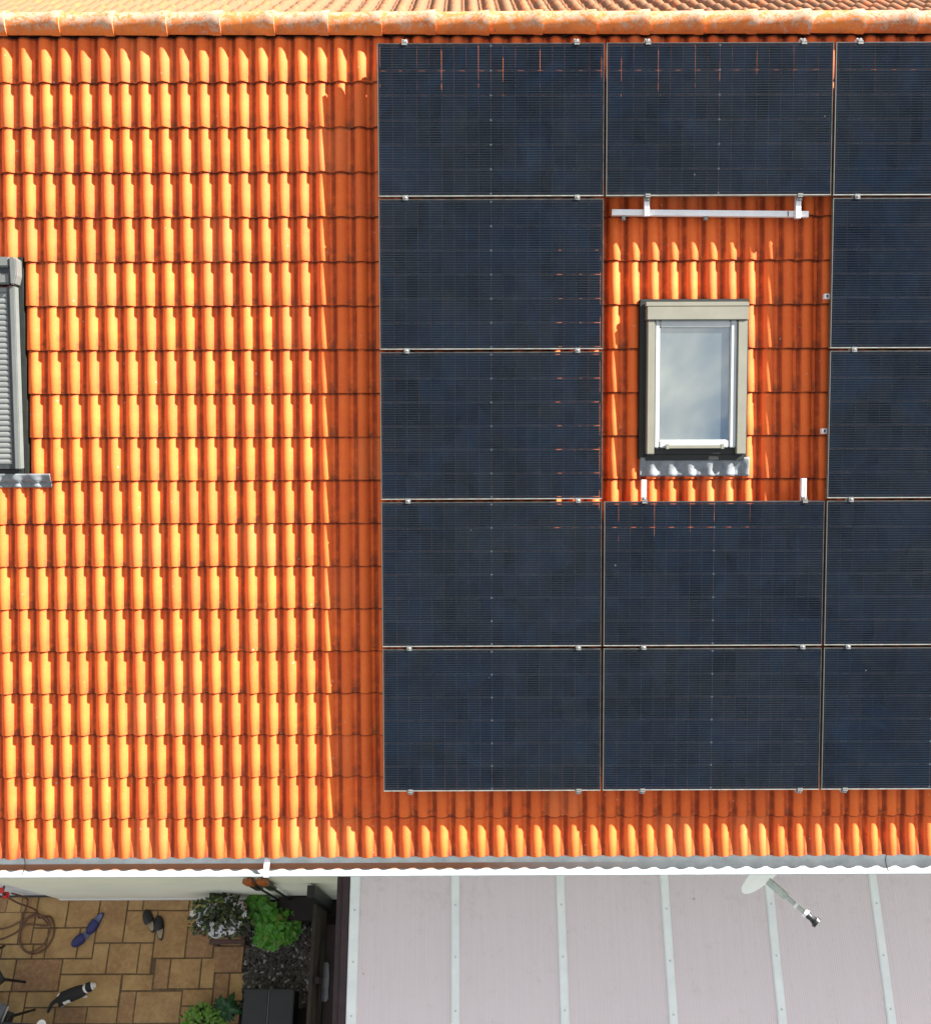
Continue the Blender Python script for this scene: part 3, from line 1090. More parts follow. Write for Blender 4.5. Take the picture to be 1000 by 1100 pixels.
for (r, c), lab in where.items():
    o = proto if first else dup(proto)
    first = False
    o.location = RW(c * (PW + GX) - 0.003, r * (PH + GYP) - 0.004 + PH, random.uniform(-0.0015, 0.0015))
    o.rotation_euler = (AL + random.uniform(-0.0012, 0.0012), random.uniform(-0.0012, 0.0012), 0)
    o['label'] = lab

# ------------------------------------------------------------------ rails and clamps
def clamp(parent, x, s, mid):
    """small clamp: foot in the rail, jaw over the frame edge, bolt head"""
    mb = MB()
    if mid:
        mb.box(x - 0.020, -s - 0.010, -0.034, x + 0.020, -s + 0.010, -0.002)
        mb.box(x - 0.020, -s - 0.0195, 0.0012, x + 0.020, -s + 0.0195, 0.0045)
    else:
        sg = -1 if s > 2 else 1
        if mid is None:
            sg = -sg
        mb.box(x - 0.020, -s + sg * 0.006 - 0.005, -0.034, x + 0.020, -s + sg * 0.006 + 0.005, 0.0045)
        mb.box(x - 0.020, -s + sg * 0.022 - 0.011, -0.034, x + 0.020, -s + sg * 0.022 + 0.011, -0.016)
        mb.box(x - 0.020, -s - sg * 0.009 - 0.007, 0.0012, x + 0.020, -s - sg * 0.009 + 0.007, 0.0045)
    o = mb.build('clamp', M['steel'], parent, bevel=0.001)
    b = MB()
    yb = -s if mid else -s + (1 if (s < 2) != (mid is None) else -1) * 0.022
    zb = 0.0046 if mid else -0.0158
    b.lathe([(0.0085, 0), (0.0085, 0.006), (0.006, 0.008)], 10, (x, yb, zb))
    b.build('bolt', M['steel'], o, smooth=True)
    return o


def rail(x0, x1, s0, s1, ends, label, mids):
    """one length of aluminium channel under the panels, running up the slope"""
    root = thing('mounting_rail', label, 'mounting rail', RO, ROT, 'mounting rails of the solar panels')
    mb = MB()
    a, b = Vector((x0, -s0, -0.055)), Vector((x1, -s1, -0.055))
    mb.bar(a, b, 0.040, 0.038)
    mb.bar(a + Vector((-0.012, 0, 0.0205)), b + Vector((-0.012, 0, 0.0205)), 0.013, 0.003)
    mb.bar(a + Vector((0.012, 0, 0.0205)), b + Vector((0.012, 0, 0.0205)), 0.013, 0.003)
    mb.build('channel', M['rail'], root, bevel=0.001)
    for k in range(int((s1 - s0) / 1.03) + 1):
        s = s0 + 0.30 + k * 1.03
        if s < s1:
            hk = MB().box(x0 - 0.018, -s - 0.004, -TN + 0.01, x0 + 0.018, -s + 0.004, -0.076)
            hk.box(x0 - 0.018, -s, -TN + 0.006, x0 + 0.018, -s + 0.09, -TN + 0.012)
            hk.build('roof_hook', M['steel'], root)
    for s, mid in ends:
        clamp(root, x0 + (x1 - x0) * (s - s0) / (s1 - s0), s, mid)
    for s in mids:
        clamp(root, x0 + (x1 - x0) * (s - s0) / (s1 - s0), s, True)
    return root


BOT = 5 * PH + 4 * GYP - 0.004
gaps = [PH * k + GYP * (k - 0.5) - 0.004 for k in (1, 2, 3, 4)]
full = [(-0.004, False), (BOT, False)]
rail(0.204, 0.210, -0.045, BOT + 0.035, full, 'long aluminium rail under the panel column beside the open roof, clamp nearest that edge', gaps)
rail(1.516, 1.553, -0.045, BOT + 0.035, full, 'long aluminium rail under the first panel column, on the side towards the skylight', gaps)
rail(2.058, 2.066, -0.045, 1.285, [(-0.004, False), (PH - 0.004, None)], 'upper aluminium rail whose white stub crosses the cutout rail above the glass skylight', [])
rail(3.245, 3.235, -0.045, 1.305, [(-0.004, False), (PH - 0.004, None)], 'upper aluminium rail whose stub crosses the dark open end of the cutout rail', [])
T3 = 3 * (PH + GYP) - 0.004
rail(2.060, 2.062, 3.325, BOT + 0.035, [(T3, None), (BOT, False)], 'lower aluminium rail whose white stub ends beside the lead apron of the glass skylight', [gaps[3]])
rail(3.318, 3.319, 3.318, BOT + 0.035, [(T3, None), (BOT, False)], 'lower aluminium rail whose white stub stands clear of the skylight apron in shade', [gaps[3]])
rail(3.675, 3.679, -0.045, BOT + 0.035, full, 'long aluminium rail under the panel column cropped by the picture edge', gaps)

# the cross rail in the opening
cr = thing('cross_rail', 'bright aluminium cross rail lying over bare tiles above the glass skylight', 'mounting rail', RO, ROT)
mb = MB()
a, b = Vector((1.801, -1.246, -0.0985)), Vector((3.330, -1.264, -0.0985))
mb.bar(a, b, 0.046, 0.040)
mb.bar(a + Vector((0, 0.015, 0.0212)), b + Vector((-0.02, 0.015, 0.0212)), 0.014, 0.002)
mb.bar(a + Vector((0, -0.015, 0.0212)), b + Vector((-0.02, -0.015, 0.0212)), 0.014, 0.002)
mb.build('channel', M['rail'], cr, bevel=0.001)
MB().box(3.3315, -1.281, -0.114, 3.3345, -1.247, -0.083).build('open_end', M['darkmetal'], cr)
for hx in (1.895, 2.535):
    mb = MB()
    mb.box(hx - 0.014, -1.305, -0.112, hx + 0.014, -1.272, -0.088)
    mb.box(hx - 0.014, -1.292, -TN + 0.03, hx + 0.014, -1.286, -0.1125)
    o = mb.build('roof_hook', M['steel'], cr, bevel=0.002)
    MB().lathe([(0.008, 0), (0.008, 0.007)], 8, (hx, -1.293, -0.0878)).build('bolt', M['steel'], o)
mb = MB().box(3.165, -1.283, -0.0752, 3.172, -1.243, -0.0735)
mb.build('end_stop', M['darkmetal'], cr)

# rail ends that poke out at the long side of the opening
for s, lab in ((1.901, 'small aluminium rail end at panel edge, level with top of the glass skylight'),
               (2.947, 'small aluminium rail end at panel edge, level with foot of the glass skylight')):
    t = thing('rail_end', lab, 'rail end', RO, ROT)
    MB().bar((3.452, -s, -0.062), (3.80, -s, -0.062), 0.040, 0.036, (0, 0, 1)).build('channel', M['rail'], t, bevel=0.001)
    MB().box(3.468, -s - 0.011, -0.0438, 3.480, -s + 0.011, -0.0400).build('slot', M['darkmetal'], t)

# ------------------------------------------------------------------ patio canopy
GA = R(7.22)
CO = Vector((0, -0.02, 3.319))


def CW(x, d, h=0.0):
    return CO + Vector((x, -math.cos(GA) * d, -math.sin(GA) * d)) + Vector((0, -math.sin(GA), math.cos(GA))) * h


can = thing('patio_canopy', 'pale twin wall patio canopy with aluminium glazing bars below the gutter', 'canopy', CO, (GA, 0, 0))
LEN = 3.4
barx = [-0.435, 0.548, 1.582, 2.606, 3.632, 4.663, 5.70, 6.73]
for i in range(len(barx) - 1):
    mb = MB().box(barx[i] + 0.003, -LEN, -0.020, barx[i + 1] - 0.003, 0.0, -0.004)
    mb.build('roof_sheet', M['canopy'], can)
for i, x in enumerate(barx):
    w = 0.084 if i else 0.098
    mb = MB()
    mb.box(x - w / 2, -LEN - 0.01, -0.0035, x + w / 2, 0.0, 0.006)
    mb.box(x - w / 2 + 0.008, -LEN - 0.01, 0.0062, x + w / 2 - 0.008, 0.0, 0.013)
    bar = mb.build('glazing_bar', M['bar'], can, bevel=0.002)
    for k in range(7):
        d = 0.36 + k * 0.465 + (0.0 if i % 3 else 0.04)
        if d < LEN:
            MB().lathe([(0.010, 0), (0.010, 0.003), (0.005, 0.006)], 8, (x + 0.002, -d, 0.0132)).build('screw', M['screw'], bar)
    MB().box(x - 0.03, -LEN, -0.14, x + 0.03, -0.02, -0.0205).build('rafter', M['darkwood'], can)
mb = MB()
mb.box(-0.560, -LEN, -0.19, -0.487, 0.0, -0.004)
mb.box(-0.618, -LEN, -0.17, -0.5605, 0.0, -0.035)
mb.build('side_beam', M['darkwood'], can, bevel=0.004)
MB().box(-0.60, -LEN - 0.09, -0.30, 6.8, -LEN - 0.012, -0.15).build('front_beam', M['darkwood'], can)
zc = CW(0, LEN + 0.05, -0.30).z
for x in (-0.55, 3.1, 6.7):
    p = CW(x, LEN + 0.05, -0.30)
    loc = can.matrix_basis.inverted() @ p if False else (Matrix.Translation(CO) @ Euler((GA, 0, 0)).to_matrix().to_4x4()).inverted() @ p
    mb = MB().box(-0.05, -0.05, -p.z - 0.02, 0.05, 0.05, 0.0)
    o = mb.build('post', M['darkwood'], can)
    o.location = loc
    o.rotation_euler = (-GA, 0, 0)

# ------------------------------------------------------------------ satellite dish
DC = Vector((3.215, -0.215, 4.69))
dd = Vector((0.52, -0.79, 0.34)).normalized()
q = dd.to_track_quat('Z', 'Y')
dish = thing('satellite_dish', 'white satellite dish peeping out from under the gutter above the canopy', 'satellite dish', DC)
dish.rotation_mode = 'QUATERNION'
dish.rotation_quaternion = q
mb = MB()
rr = [0.0001, 0.07, 0.14, 0.21, 0.275, 0.285]
mb.lathe([(r, 0.35 * r * r) for r in rr] + [(0.285, 0.021)] + [(r, 0.35 * r * r - 0.006) for r in rr[::-1]], 48)
mb.build('reflector', M['dish'], dish, smooth=True, angle=50)
qi = q.inverted()


def DL(x, y, z):
    return qi @ (Vector((x, y, z)) - DC)


a0, a1 = DL(3.232, -0.318, 4.665), DL(3.520, -0.608, 4.73)
mid = a0.lerp(a1, 0.45)
arm = MB().bar(a0, mid, 0.066, 0.024).bar(a0.lerp(a1, 0.44), a1, 0.034, 0.022).build('arm', M['armgrey'], dish, bevel=0.003)
MB().bar(a0 + Vector((0.0, 0.0, 0.0135)), mid + Vector((0, 0, 0.0135)), 0.024, 0.004).build('arm_rib', M['dish'], arm)
dr = (a1 - a0).normalized()
MB().tube([a0.lerp(a1, 0.66), a0.lerp(a1, 0.72)], 0.029, 12).build('collar', M['whitepaint'], arm, smooth=True)
l0 = a1 - dr * 0.03
lnb = MB().tube([l0, l0 + dr * 0.035, l0 + dr * 0.045, l0 + dr * 0.085], [0.028, 0.028, 0.024, 0.036], 14).build('receiver', M['boxgrey'], dish, smooth=True)
MB().tube([l0 - dr * 0.018, l0 + dr * 0.010], 0.036, 14).build('collar', M['whitepaint'], lnb, smooth=True)
MB().tube([l0 + dr * 0.085, l0 + dr * 0.112], [0.048, 0.042], 14).build('feed_cap', M['black'], lnb, smooth=True)
bk = DL(3.20, -0.12, 4.62)
MB().tube([Vector((0, 0, -0.006)), bk, DL(3.20, -0.02, 4.60)], 0.02, 10).build('wall_bracket', M['armgrey'], dish, smooth=True)

# ------------------------------------------------------------------ fence and gap
fn = thing('fence', 'dark weathered wooden fence seen edge on beside the gravel bed', 'fence', (-1.128, -0.08, 0))
MB().box(-0.026, -3.6, 0.05, 0.006, -0.08, 0.985).build('board_panel', M['fencewood'], fn, bevel=0.003)
MB().box(-0.0100, -0.075, -0.03, 0.075, 0.055, 1.75).build('end_post', M['black'], fn, bevel=0.004)
MB().box(-0.034, -3.62, 0.9855, 0.010, -0.08, 1.02).build('top_rail', M['fencewood'], fn, bevel=0.004)
for yy in (-0.9, -2.2, -3.4):
    MB().box(0.0065, yy - 0.035, -0.03, 0.075, yy + 0.035, 0.96).build('post', M['darkwood'], fn, bevel=0.003)
sh = thing('plank_shelf', 'dark narrow plank ledge in the gap between fence and canopy', 'shelf', (-0.96, -0.1, 0))
MB().box(-0.085, -3.0, 0.50, 0.085, -0.25, 0.53).build('plank', M['darkwood'], sh, bevel=0.003)
for yy in (-0.4, -1.5, -2.8):
    MB().box(-0.07, yy - 0.03, -0.03, 0.07, yy + 0.03, 0.4995).build('leg', M['darkwood'], sh)
pts = [(-1.030, -0.775, 0.575), (-1.030, -0.80, 0.58), (-1.028, -0.92, 0.58), (-1.026, -1.05, 0.578), (-1.024, -1.17, 0.575), (-1.024, -1.195, 0.572)]
rl = thing('rolled_cloth', 'pale grey rolled cloth lying on the dark ledge behind the fence', 'cloth', (0, 0, 0))
MB().tube(pts[:4], [0.022, 0.038, 0.046, 0.043], 12).build('loose_end', M['clothgrey'], rl, smooth=True)
MB().tube(pts[3:], [0.040, 0.042, 0.024], 12).build('roll', M['clothgrey'], rl, smooth=True)

# ------------------------------------------------------------------ storage box
bx = thing('storage_box', 'charcoal storage box with a two part lid beside the gravel', 'storage box', (-1.70, -1.45, 0))
MB().box(-0.285, -0.37, -0.012, 0.285, 0.37, 0.44).build('body', M['boxgrey'], bx, bevel=0.01)
for a_, b_ in ((-0.30, -0.004), (0.004, 0.30)):
    MB().box(a_, -0.39, 0.4405, b_, 0.39, 0.495).build('lid', M['boxgrey'], bx, bevel=0.012)
MB().box(-0.0035, -0.385, 0.46, 0.0035, 0.385, 0.50).build('lid_seam', M['clothgrey'], bx)

# ------------------------------------------------------------------ plants
def leaves(mb, vals, c, rad, n, size, up=0.6, tilt=0.8, shape='oval', rng=random, shell=0.5, fold=0.25):
    for i in range(n):
        while True:
            p = Vector((rng.uniform(-1, 1), rng.uniform(-1, 1), rng.uniform(-1, 1)))
            if p.length < 1 and p.length > shell * rng.random():
                break
        pos = Vector((c[0] + p.x * rad[0], c[1] + p.y * rad[1], c[2] + p.z * rad[2]))
        s = size * rng.uniform(0.65, 1.25)
        d = Vector((p.x * rad[0], p.y * rad[1], 0))
        ang = math.atan2(d.y, d.x) + rng.uniform(-1.1, 1.1)
        rot = Euler((rng.uniform(-tilt, tilt), rng.uniform(-0.2, tilt) * up, ang)).to_matrix()
        if shape == 'oval':
            out = [(0, 0, 0), (0.28, 0.26, fold * .3), (0.62, 0.30, fold * .3), (1.0, 0, -0.06), (0.62, -0.30, fold * .3), (0.28, -0.26, fold * .3), (0.35, 0, 0), (0.68, 0, 0)]
            fs = [(0, 6, 1), (6, 7, 2, 1), (7, 3, 2), (0, 5, 6), (6, 5, 4, 7), (7, 4, 3)]
        elif shape == 'lobed':
            out = [(0, 0, 0), (0.10, 0.42, .06), (0.45, 0.55, .03), (0.60, 0.30, .05), (1.0, 0, -.08), (0.60, -0.30, .05), (0.45, -0.55, .03), (0.10, -0.42, .06), (0.40, 0, 0)]
            fs = [(8, 0, 1), (8, 1, 2), (8, 2, 3), (8, 3, 4), (8, 4, 5), (8, 5, 6), (8, 6, 7), (8, 7, 0)]
        else:
            out = [(0, 0, 0), (0.5, 0.09, .05), (1, 0, -.12), (0.5, -0.09, .05)]
            fs = [(0, 3, 2, 1)]
        vs = [pos + rot @ (Vector(o) * s) for o in out]
        mb.add(vs, fs)
        r = rng.random()
        vals += [r] * len(fs)


def plant(name, label, cat, loc, build, group=None):
    t = thing(name, label, cat, loc, (0, 0, 0), group)
    build(t)
    return t


def bush_a(t):
    rg = random.Random(3)
    mb, va = MB(), []
    leaves(mb, va, (0.02, 0.02, 0.70), (0.27, 0.22, 0.20), 380, 0.062, rng=rg, shape='oval')
    leaves(mb, va, (-0.15, -0.06, 0.55), (0.22, 0.17, 0.14), 200, 0.055, rng=rg)
    leaves(mb, va, (0.16, -0.06, 0.58), (0.23, 0.19, 0.16), 210, 0.055, rng=rg)
    leaves(mb, va, (0.0, 0.09, 0.98), (0.10, 0.07, 0.14), 80, 0.055, rng=rg)
    leaves(mb, va, (-0.21, 0.09, 0.84), (0.08, 0.06, 0.06), 40, 0.05, rng=rg)
    o = mb.build('foliage', M['leaf_dark'], t, recalc=False)
    attr(o, 'leaf_random', va)
    st = MB()
    for k in range(9):
        a = k * 0.7
        st.tube([(0.02 * math.cos(a), 0.02 * math.sin(a) - 0.05, 0.42), (0.10 * math.cos(a), 0.08 * math.sin(a), 0.62), (0.19 * math.cos(a), 0.15 * math.sin(a), 0.80)], [0.007, 0.005, 0.003], 6)
    st.build('stem', M['stem'], t)
    fl = MB()
    for k in range(210):
        a = rg.uniform(0, 2 * PI)
        rr_ = rg.uniform(0.5, 1.0)
        x, y_, z = 0.02 + math.cos(a) * 0.30 * rr_, 0.0 + math.sin(a) * 0.23 * rr_, 0.60 + rg.uniform(-0.06, 0.28) * (1.25 - rr_)
        if y_ > 0.05 and rg.random() < 0.55:
            continue
        s = rg.uniform(0.010, 0.025)
        for j in range(5):
            b_ = j * 2 * PI / 5 + rg.random()
            fl.add([(x, y_, z + 0.012), (x + s * math.cos(b_ - .5), y_ + s * math.sin(b_ - .5), z + .016), (x + s * 1.5 * math.cos(b_), y_ + s * 1.5 * math.sin(b_), z + .012), (x + s * math.cos(b_ + .5), y_ + s * math.sin(b_ + .5), z + .016)], [(0, 1, 2, 3)])
    for (x, y_, z, n_) in ((-0.29, 0.02, 0.72, 5), (0.18, -0.19, 0.68, 4), (-0.08, -0.17, 0.66, 4)):
        for q_ in range(n_):
            s = 0.024
            x2, y2 = x + rg.uniform(-.02, .02), y_ + rg.uniform(-.03, .03)
            for j in range(5):
                b_ = j * 2 * PI / 5 + rg.random()
                fl.add([(x2, y2, z + 0.012), (x2 + s * math.cos(b_ - .5), y2 + s * math.sin(b_ - .5), z + .016), (x2 + s * 1.5 * math.cos(b_), y2 + s * 1.5 * math.sin(b_), z + .012), (x2 + s * math.cos(b_ + .5), y2 + s * math.sin(b_ + .5), z + .016)], [(0, 1, 2, 3)])
    fl.build('blossom', M['petal'], t, recalc=False)
    p_ = MB().lathe([(0.055, 0.385), (0.075, 0.50), (0.085, 0.53), (0.088, 0.545), (0.074, 0.545), (0.070, 0.515), (0.02, 0.510)], 28, (-0.035, -0.175, 0))
    p_.build('pot', M['pot'], t, smooth=True, angle=35)
    MB().lathe([(0.10, 0.385), (0.13, 0.54), (0.14, 0.56), (0.125, 0.56), (0.115, 0.53), (0.03, 0.53)], 28, (0.06, 0.03, 0)).build('pot', M['pot'], t, smooth=True, angle=35)


plant('flowering_bush', 'olive leaved potted bush sprinkled with small white blossoms on a wooden stand', 'plant', (-2.36, -0.24, 0), bush_a)
st = thing('plant_stand', 'small brown wooden plant stand under the white flowering bush', 'plant stand', (-2.29, -0.33, 0))
for k in range(5):
    yy = -0.20 + k * 0.078
    MB().box(-0.22, yy - 0.030, 0.360, 0.22, yy + 0.030, 0.383).build('slat', M['brownwood'], st, bevel=0.003)
for sx in (-1, 1):
    MB().box(sx * 0.185 - 0.018, -0.235, 0.33, sx * 0.185 + 0.018, 0.17, 0.3595).build('cross_bar', M['brownwood'], st)
    for sy in (-0.21, 0.14):
        MB().box(sx * 0.185 - 0.017, sy - 0.02, 0.0, sx * 0.185 + 0.017, sy + 0.02, 0.3295).build('leg', M['brownwood'], st)


def bush_b(t):
    rg = random.Random(11)
    mb, va = MB(), []
    for (cx_, cy_, cz, r_, n_) in ((-0.21, 0.21, 0.46, 0.10, 40), (-0.17, 0.07, 0.48, 0.13, 60), (-0.06, -0.05, 0.46, 0.15, 70), (0.05, -0.17, 0.40, 0.15, 60), (0.13, -0.04, 0.36, 0.14, 50), (-0.08, -0.20, 0.38, 0.12, 40), (0.2, -0.12, 0.28, 0.10, 24)):
        leaves(mb, va, (cx_, cy_, cz), (r_, r_, 0.09), n_, 0.10, 0.35, 0.45, 'lobed', rg)
    o = mb.build('foliage', M['leaf_bright'], t, recalc=False)
    attr(o, 'leaf_random', va)
    s_ = MB()
    for k in range(11):
        a = k * 0.571 + 0.3
        s_.tube([(0, 0, 0), (0.06 * math.cos(a), 0.07 * math.sin(a), 0.2), (0.17 * math.cos(a) - 0.03, 0.19 * math.sin(a), 0.42)], [0.008, 0.006, 0.004], 6)
    s_.build('stem', M['stem'], t)


plant('leafy_shrub', 'bright green broad leaved shrub growing out of the gravel', 'plant', (-1.72, -0.27, -0.012), bush_b)


def bush_c(t):
    rg = random.Random(21)
    mb, va = MB(), []
    leaves(mb, va, (0, -0.06, 0.30), (0.27, 0.20, 0.15), 420, 0.06, 0.5, 0.7, 'oval', rg)
    o = mb.build('foliage', M['leaf_lime'], t, recalc=False)
    attr(o, 'leaf_random', va)
    MB().lathe([(0.10, 0), (0.13, 0.20), (0.14, 0.21), (0.125, 0.21), (0.11, 0.19), (0.02, 0.19)], 24).build('pot', M['black'], t, smooth=True, angle=35)
    MB().tube([(0, 0, 0.19), (0, -0.02, 0.34)], 0.012, 6).build('stem', M['stem'], t)


plant('lime_plant', 'lime green potted plant cut off by the lower picture edge', 'plant', (-2.50, -1.37, 0), bush_c)


def bush_d(t):
    rg = random.Random(31)
    mb, va = MB(), []
    for k in range(46):
        a = rg.uniform(0, 2 * PI)
        l = rg.uniform(0.12, 0.21)
        z0 = 0.20 + rg.random() * 0.10
        w = rg.uniform(0.020, 0.032)
        pp = []
        for j in range(5):
            u_ = j / 4
            pp.append((math.cos(a) * l * u_, math.sin(a) * l * u_, z0 + 0.12 * u_ - 0.16 * u_ * u_))
        vs, fs = [], []
        for j, p_ in enumerate(pp):
            ww = w * (0.4 + 2.4 * (j / 4) * (1 - j / 4)) if j < 4 else 0.002
            vs += [(p_[0] - math.sin(a) * ww, p_[1] + math.cos(a) * ww, p_[2] + .006), (p_[0], p_[1], p_[2]), (p_[0] + math.sin(a) * ww, p_[1] - math.cos(a) * ww, p_[2] + .006)]
        for j in range(4):
            fs += [(3 * j, 3 * j + 1, 3 * j + 4, 3 * j + 3), (3 * j + 1, 3 * j + 2, 3 * j + 5, 3 * j + 4)]
        mb.add(vs, fs)
        va += [rg.random()] * 8
    o = mb.build('foliage', M['leaf_deep'], t, recalc=False)
    attr(o, 'leaf_random', va)
    MB().lathe([(0.08, 0), (0.11, 0.19), (0.12, 0.20), (0.105, 0.20), (0.09, 0.18), (0.02, 0.18)], 24).build('pot', M['black'], t, smooth=True, angle=35)


plant('dark_leaf_plant', 'deep green strap leaved plant in a dark pot between lime plant and storage box', 'plant', (-2.24, -1.27, 0), bush_d)

# dark cabinet against the wall behind the shrub
cb = thing('garden_cabinet', 'low dark brown cabinet against the wall behind the bright green shrub', 'cabinet', (-1.45, -0.17, 0))
MB().box(-0.23, -0.11, -0.02, 0.25, 0.15, 0.36).build('body', M['black'], cb, bevel=0.004)
MB().box(-0.24, -0.12, 0.3605, 0.26, 0.155, 0.385).build('top', M['blackwood'], cb, bevel=0.004)
for a_, b_ in ((-0.225, 0.006), (0.012, 0.243)):
    dr_ = MB().box(a_, -0.122, 0.05, b_, -0.1105, 0.33).build('door', M['blackwood'], cb)
    MB().box((b_ - 0.03 if a_ < 0 else a_ + 0.02), -0.135, 0.16, (b_ - 0.02 if a_ < 0 else a_ + 0.03), -0.1225, 0.24).build('handle', M['darkmetal'], dr_)

# two tools hanging head up on the wall
for x, lab in ((-1.70, 'hanging broom with orange head, nearer the white flowering bush'), (-1.55, 'hanging broom with orange head, farther from the flowering bush')):
    t = thing('broom', lab, 'broom', (x, -0.045, 0), (0, 0, 0), 'orange headed brooms on the wall')
    MB().box(-0.050, -0.030, 2.12, 0.050, 0.026, 2.36).build('head', M['orange'], t, bevel=0.008)
    MB().box(-0.045, -0.026, 1.62, 0.045, 0.022, 2.1195).build('bristles', M['black'], t, bevel=0.01)
    MB().tube([(0, 0, 1.62), (0, 0, 0.35)], 0.014, 10).build('handle', M['black'], t, smooth=True)
    MB().tube([(0, 0.0, 2.36), (0, 0.012, 2.40), (0, 0.045, 2.40)], 0.005, 8).build('hook', M['steel'], t)

# ------------------------------------------------------------------ hose and tap
tp = thing('water_tap', 'garden tap with red handle on the white wall above the hose', 'tap', (-4.85, 0.05, 1.10))
MB().tube([(0, 0.0, 0), (0, -0.06, 0), (0, -0.085, -0.012), (0, -0.09, -0.06)], 0.013, 10).build('spout', M['darkmetal'], tp, smooth=True)
MB().lathe([(0.012, 0.0), (0.012, 0.03), (0.034, 0.034), (0.036, 0.048), (0.02, 0.054)], 14, (0, -0.055, 0.01)).build('handle', M['red'], tp, smooth=True, angle=35)
MB().box(-0.035, -0.13, -0.13, 0.035, -0.055, -0.065).build('connector', M['red'], tp, bevel=0.012)


def spline(pts, n=10):
    out = []
    pts = [Vector(p) for p in pts]
    for i in range(len(pts) - 1):
        p0, p1, p2, p3 = pts[max(i - 1, 0)], pts[i], pts[i + 1], pts[min(i + 2, len(pts) - 1)]
        for k in range(n):
            t = k / n
            out.append(0.5 * ((2 * p1) + (p2 - p0) * t + (2 * p0 - 5 * p1 + 4 * p2 - p3) * t * t + (3 * p1 - p0 - 3 * p2 + p3) * t ** 3))
    out.append(pts[-1])
    return out


hp = [(-4.85, -0.05, 0.97), (-4.85, -0.07, 0.85), (-4.84, -0.10, 0.60), (-4.84, -0.11, 0.30), (-4.83, -0.14, 0.06), (-4.80, -0.22, 0.014)]
cx_, cy_ = -4.775, -0.405
for k in range(13):
    a = R(60) - k * R(360) / 11
    rr_ = (0.205, 0.235) if k < 11 else (0.17, 0.20)
    hp.append((cx_ + rr_[0] * math.cos(a) - 0.004 * k, cy_ + rr_[1] * math.sin(a), 0.014 + 0.0022 * k))
hp += [(-4.93, -0.30, 0.035), (-5.08, -0.40, 0.014), (-5.25, -0.47, 0.014), (-5.50, -0.50, 0.014)]
hs = MB().tube(spline(hp, 9), 0.0115, 8).build('garden_hose', M['hose'], None, smooth=True)
tag(hs, 'brown garden hose coiled on the sandstone slabs near the terrace door', 'hose')
hp = [(-5.50, -0.36, 0.030), (-5.20, -0.34, 0.030), (-5.04, -0.27, 0.030), (-4.88, -0.205, 0.048), (-4.78, -0.19, 0.052), (-4.66, -0.25, 0.05), (-4.62, -0.38, 0.046), (-4.70, -0.56, 0.043), (-4.86, -0.62, 0.043), (-4.98, -0.48, 0.043), (-5.0, -0.20, 0.03), (-4.97, -0.02, 0.05), (-4.96, 0.015, 0.25), (-4.96, 0.02, 0.6)]
hs = MB().tube(spline(hp, 9), 0.0105, 8).build('garden_hose', M['hose'], None, smooth=True)
tag(hs, 'second brown garden hose running from the coil up the white wall', 'hose')

# ------------------------------------------------------------------ shoes
def shoe(name, label, loc, ang, upm, solem, insm, group, clog):
    t = thing(name, label, 'shoe', loc, (0, 0, ang), group)
    L, W = 0.30, 0.122

    def outline(k=1.0, n=26):
        out = []
        for i in range(n):
            a = 2 * PI * i / n
            x = math.cos(a)
            w = 0.5 * W * (0.92 + 0.16 * x - 0.16 * (1 - x * x) * (1 if math.sin(a) > 0 else 0.3))
            out.append((x * L / 2 * k, math.sin(a) * w * k))
        return out
    MB().prism(outline(), 0.0, 0.026).build('sole', solem, t, bevel=0.005, smooth=True)
    MB().prism(outline(0.86), 0.0262, 0.031).build('insole', insm, t, smooth=True)
    # upper: arched vamp over the front half
    vs, fs = [], []
    nx, na = 10, 12
    x0 = -0.01 if clog else 0.0
    for i in range(nx + 1):
        u_ = i / nx
        x = x0 + (L / 2 - 0.004 - x0) * u_
        w = 0.5 * W * math.sqrt(max(0.02, 1 - (max(0, (x - 0.04)) / (L / 2 - 0.038)) ** 2)) * 1.03
        h = 0.062 * math.sqrt(max(0.03, 1 - (u_ * 0.97) ** 2.6))
        for k in range(na + 1):
            a = PI * k / na
            vs.append((x - 0.035 * math.sin(a) * (1 - u_) * (-1 if clog else 1), w * math.cos(a), 0.022 + h * math.sin(a)))
    for i in range(nx):
        for k in range(na):
            a = i * (na + 1) + k
            fs.append((a, a + na + 1, a + na + 2, a + 1))
    mb = MB().add(vs, fs)
    up_ = mb.build('upper', upm, t, smooth=True, recalc=False)
    m_ = up_.modifiers.new('thickness', 'SOLIDIFY')
    m_.thickness = 0.004
    m_.offset = 0
    if clog:
        pts_ = [(0.0, 0.052, 0.040), (-0.06, 0.050, 0.055), (-0.12, 0.034, 0.06), (-0.142, 0, 0.06), (-0.12, -0.034, 0.06), (-0.06, -0.050, 0.055), (0.0, -0.052, 0.040)]
        MB().tube(spline(pts_, 5), 0.008, 8).build('heel_strap', upm, t, smooth=True)
    return t


shoe('clog', 'navy blue clog lying nearer the cream wall', (-4.070, -0.285, 0), R(238), M['blue'], M['blue'], M['bluelight'], 'navy clogs', False)
shoe('clog', 'navy blue clog nearer the cat, pale inside showing', (-4.205, -0.455, 0), R(218), M['blue'], M['bluelight'], M['bluelight'], 'navy clogs', False)
shoe('slipper', 'black slipper with beige insole nearest the wall', (-3.385, -0.265, 0), R(117), M['black'], M['black'], M['insole'], 'black slippers', False)
shoe('slipper', 'black slipper with beige insole on the side towards the flowering bush', (-3.245, -0.345, 0), R(104), M['black'], M['black'], M['insole'], 'black slippers', False)

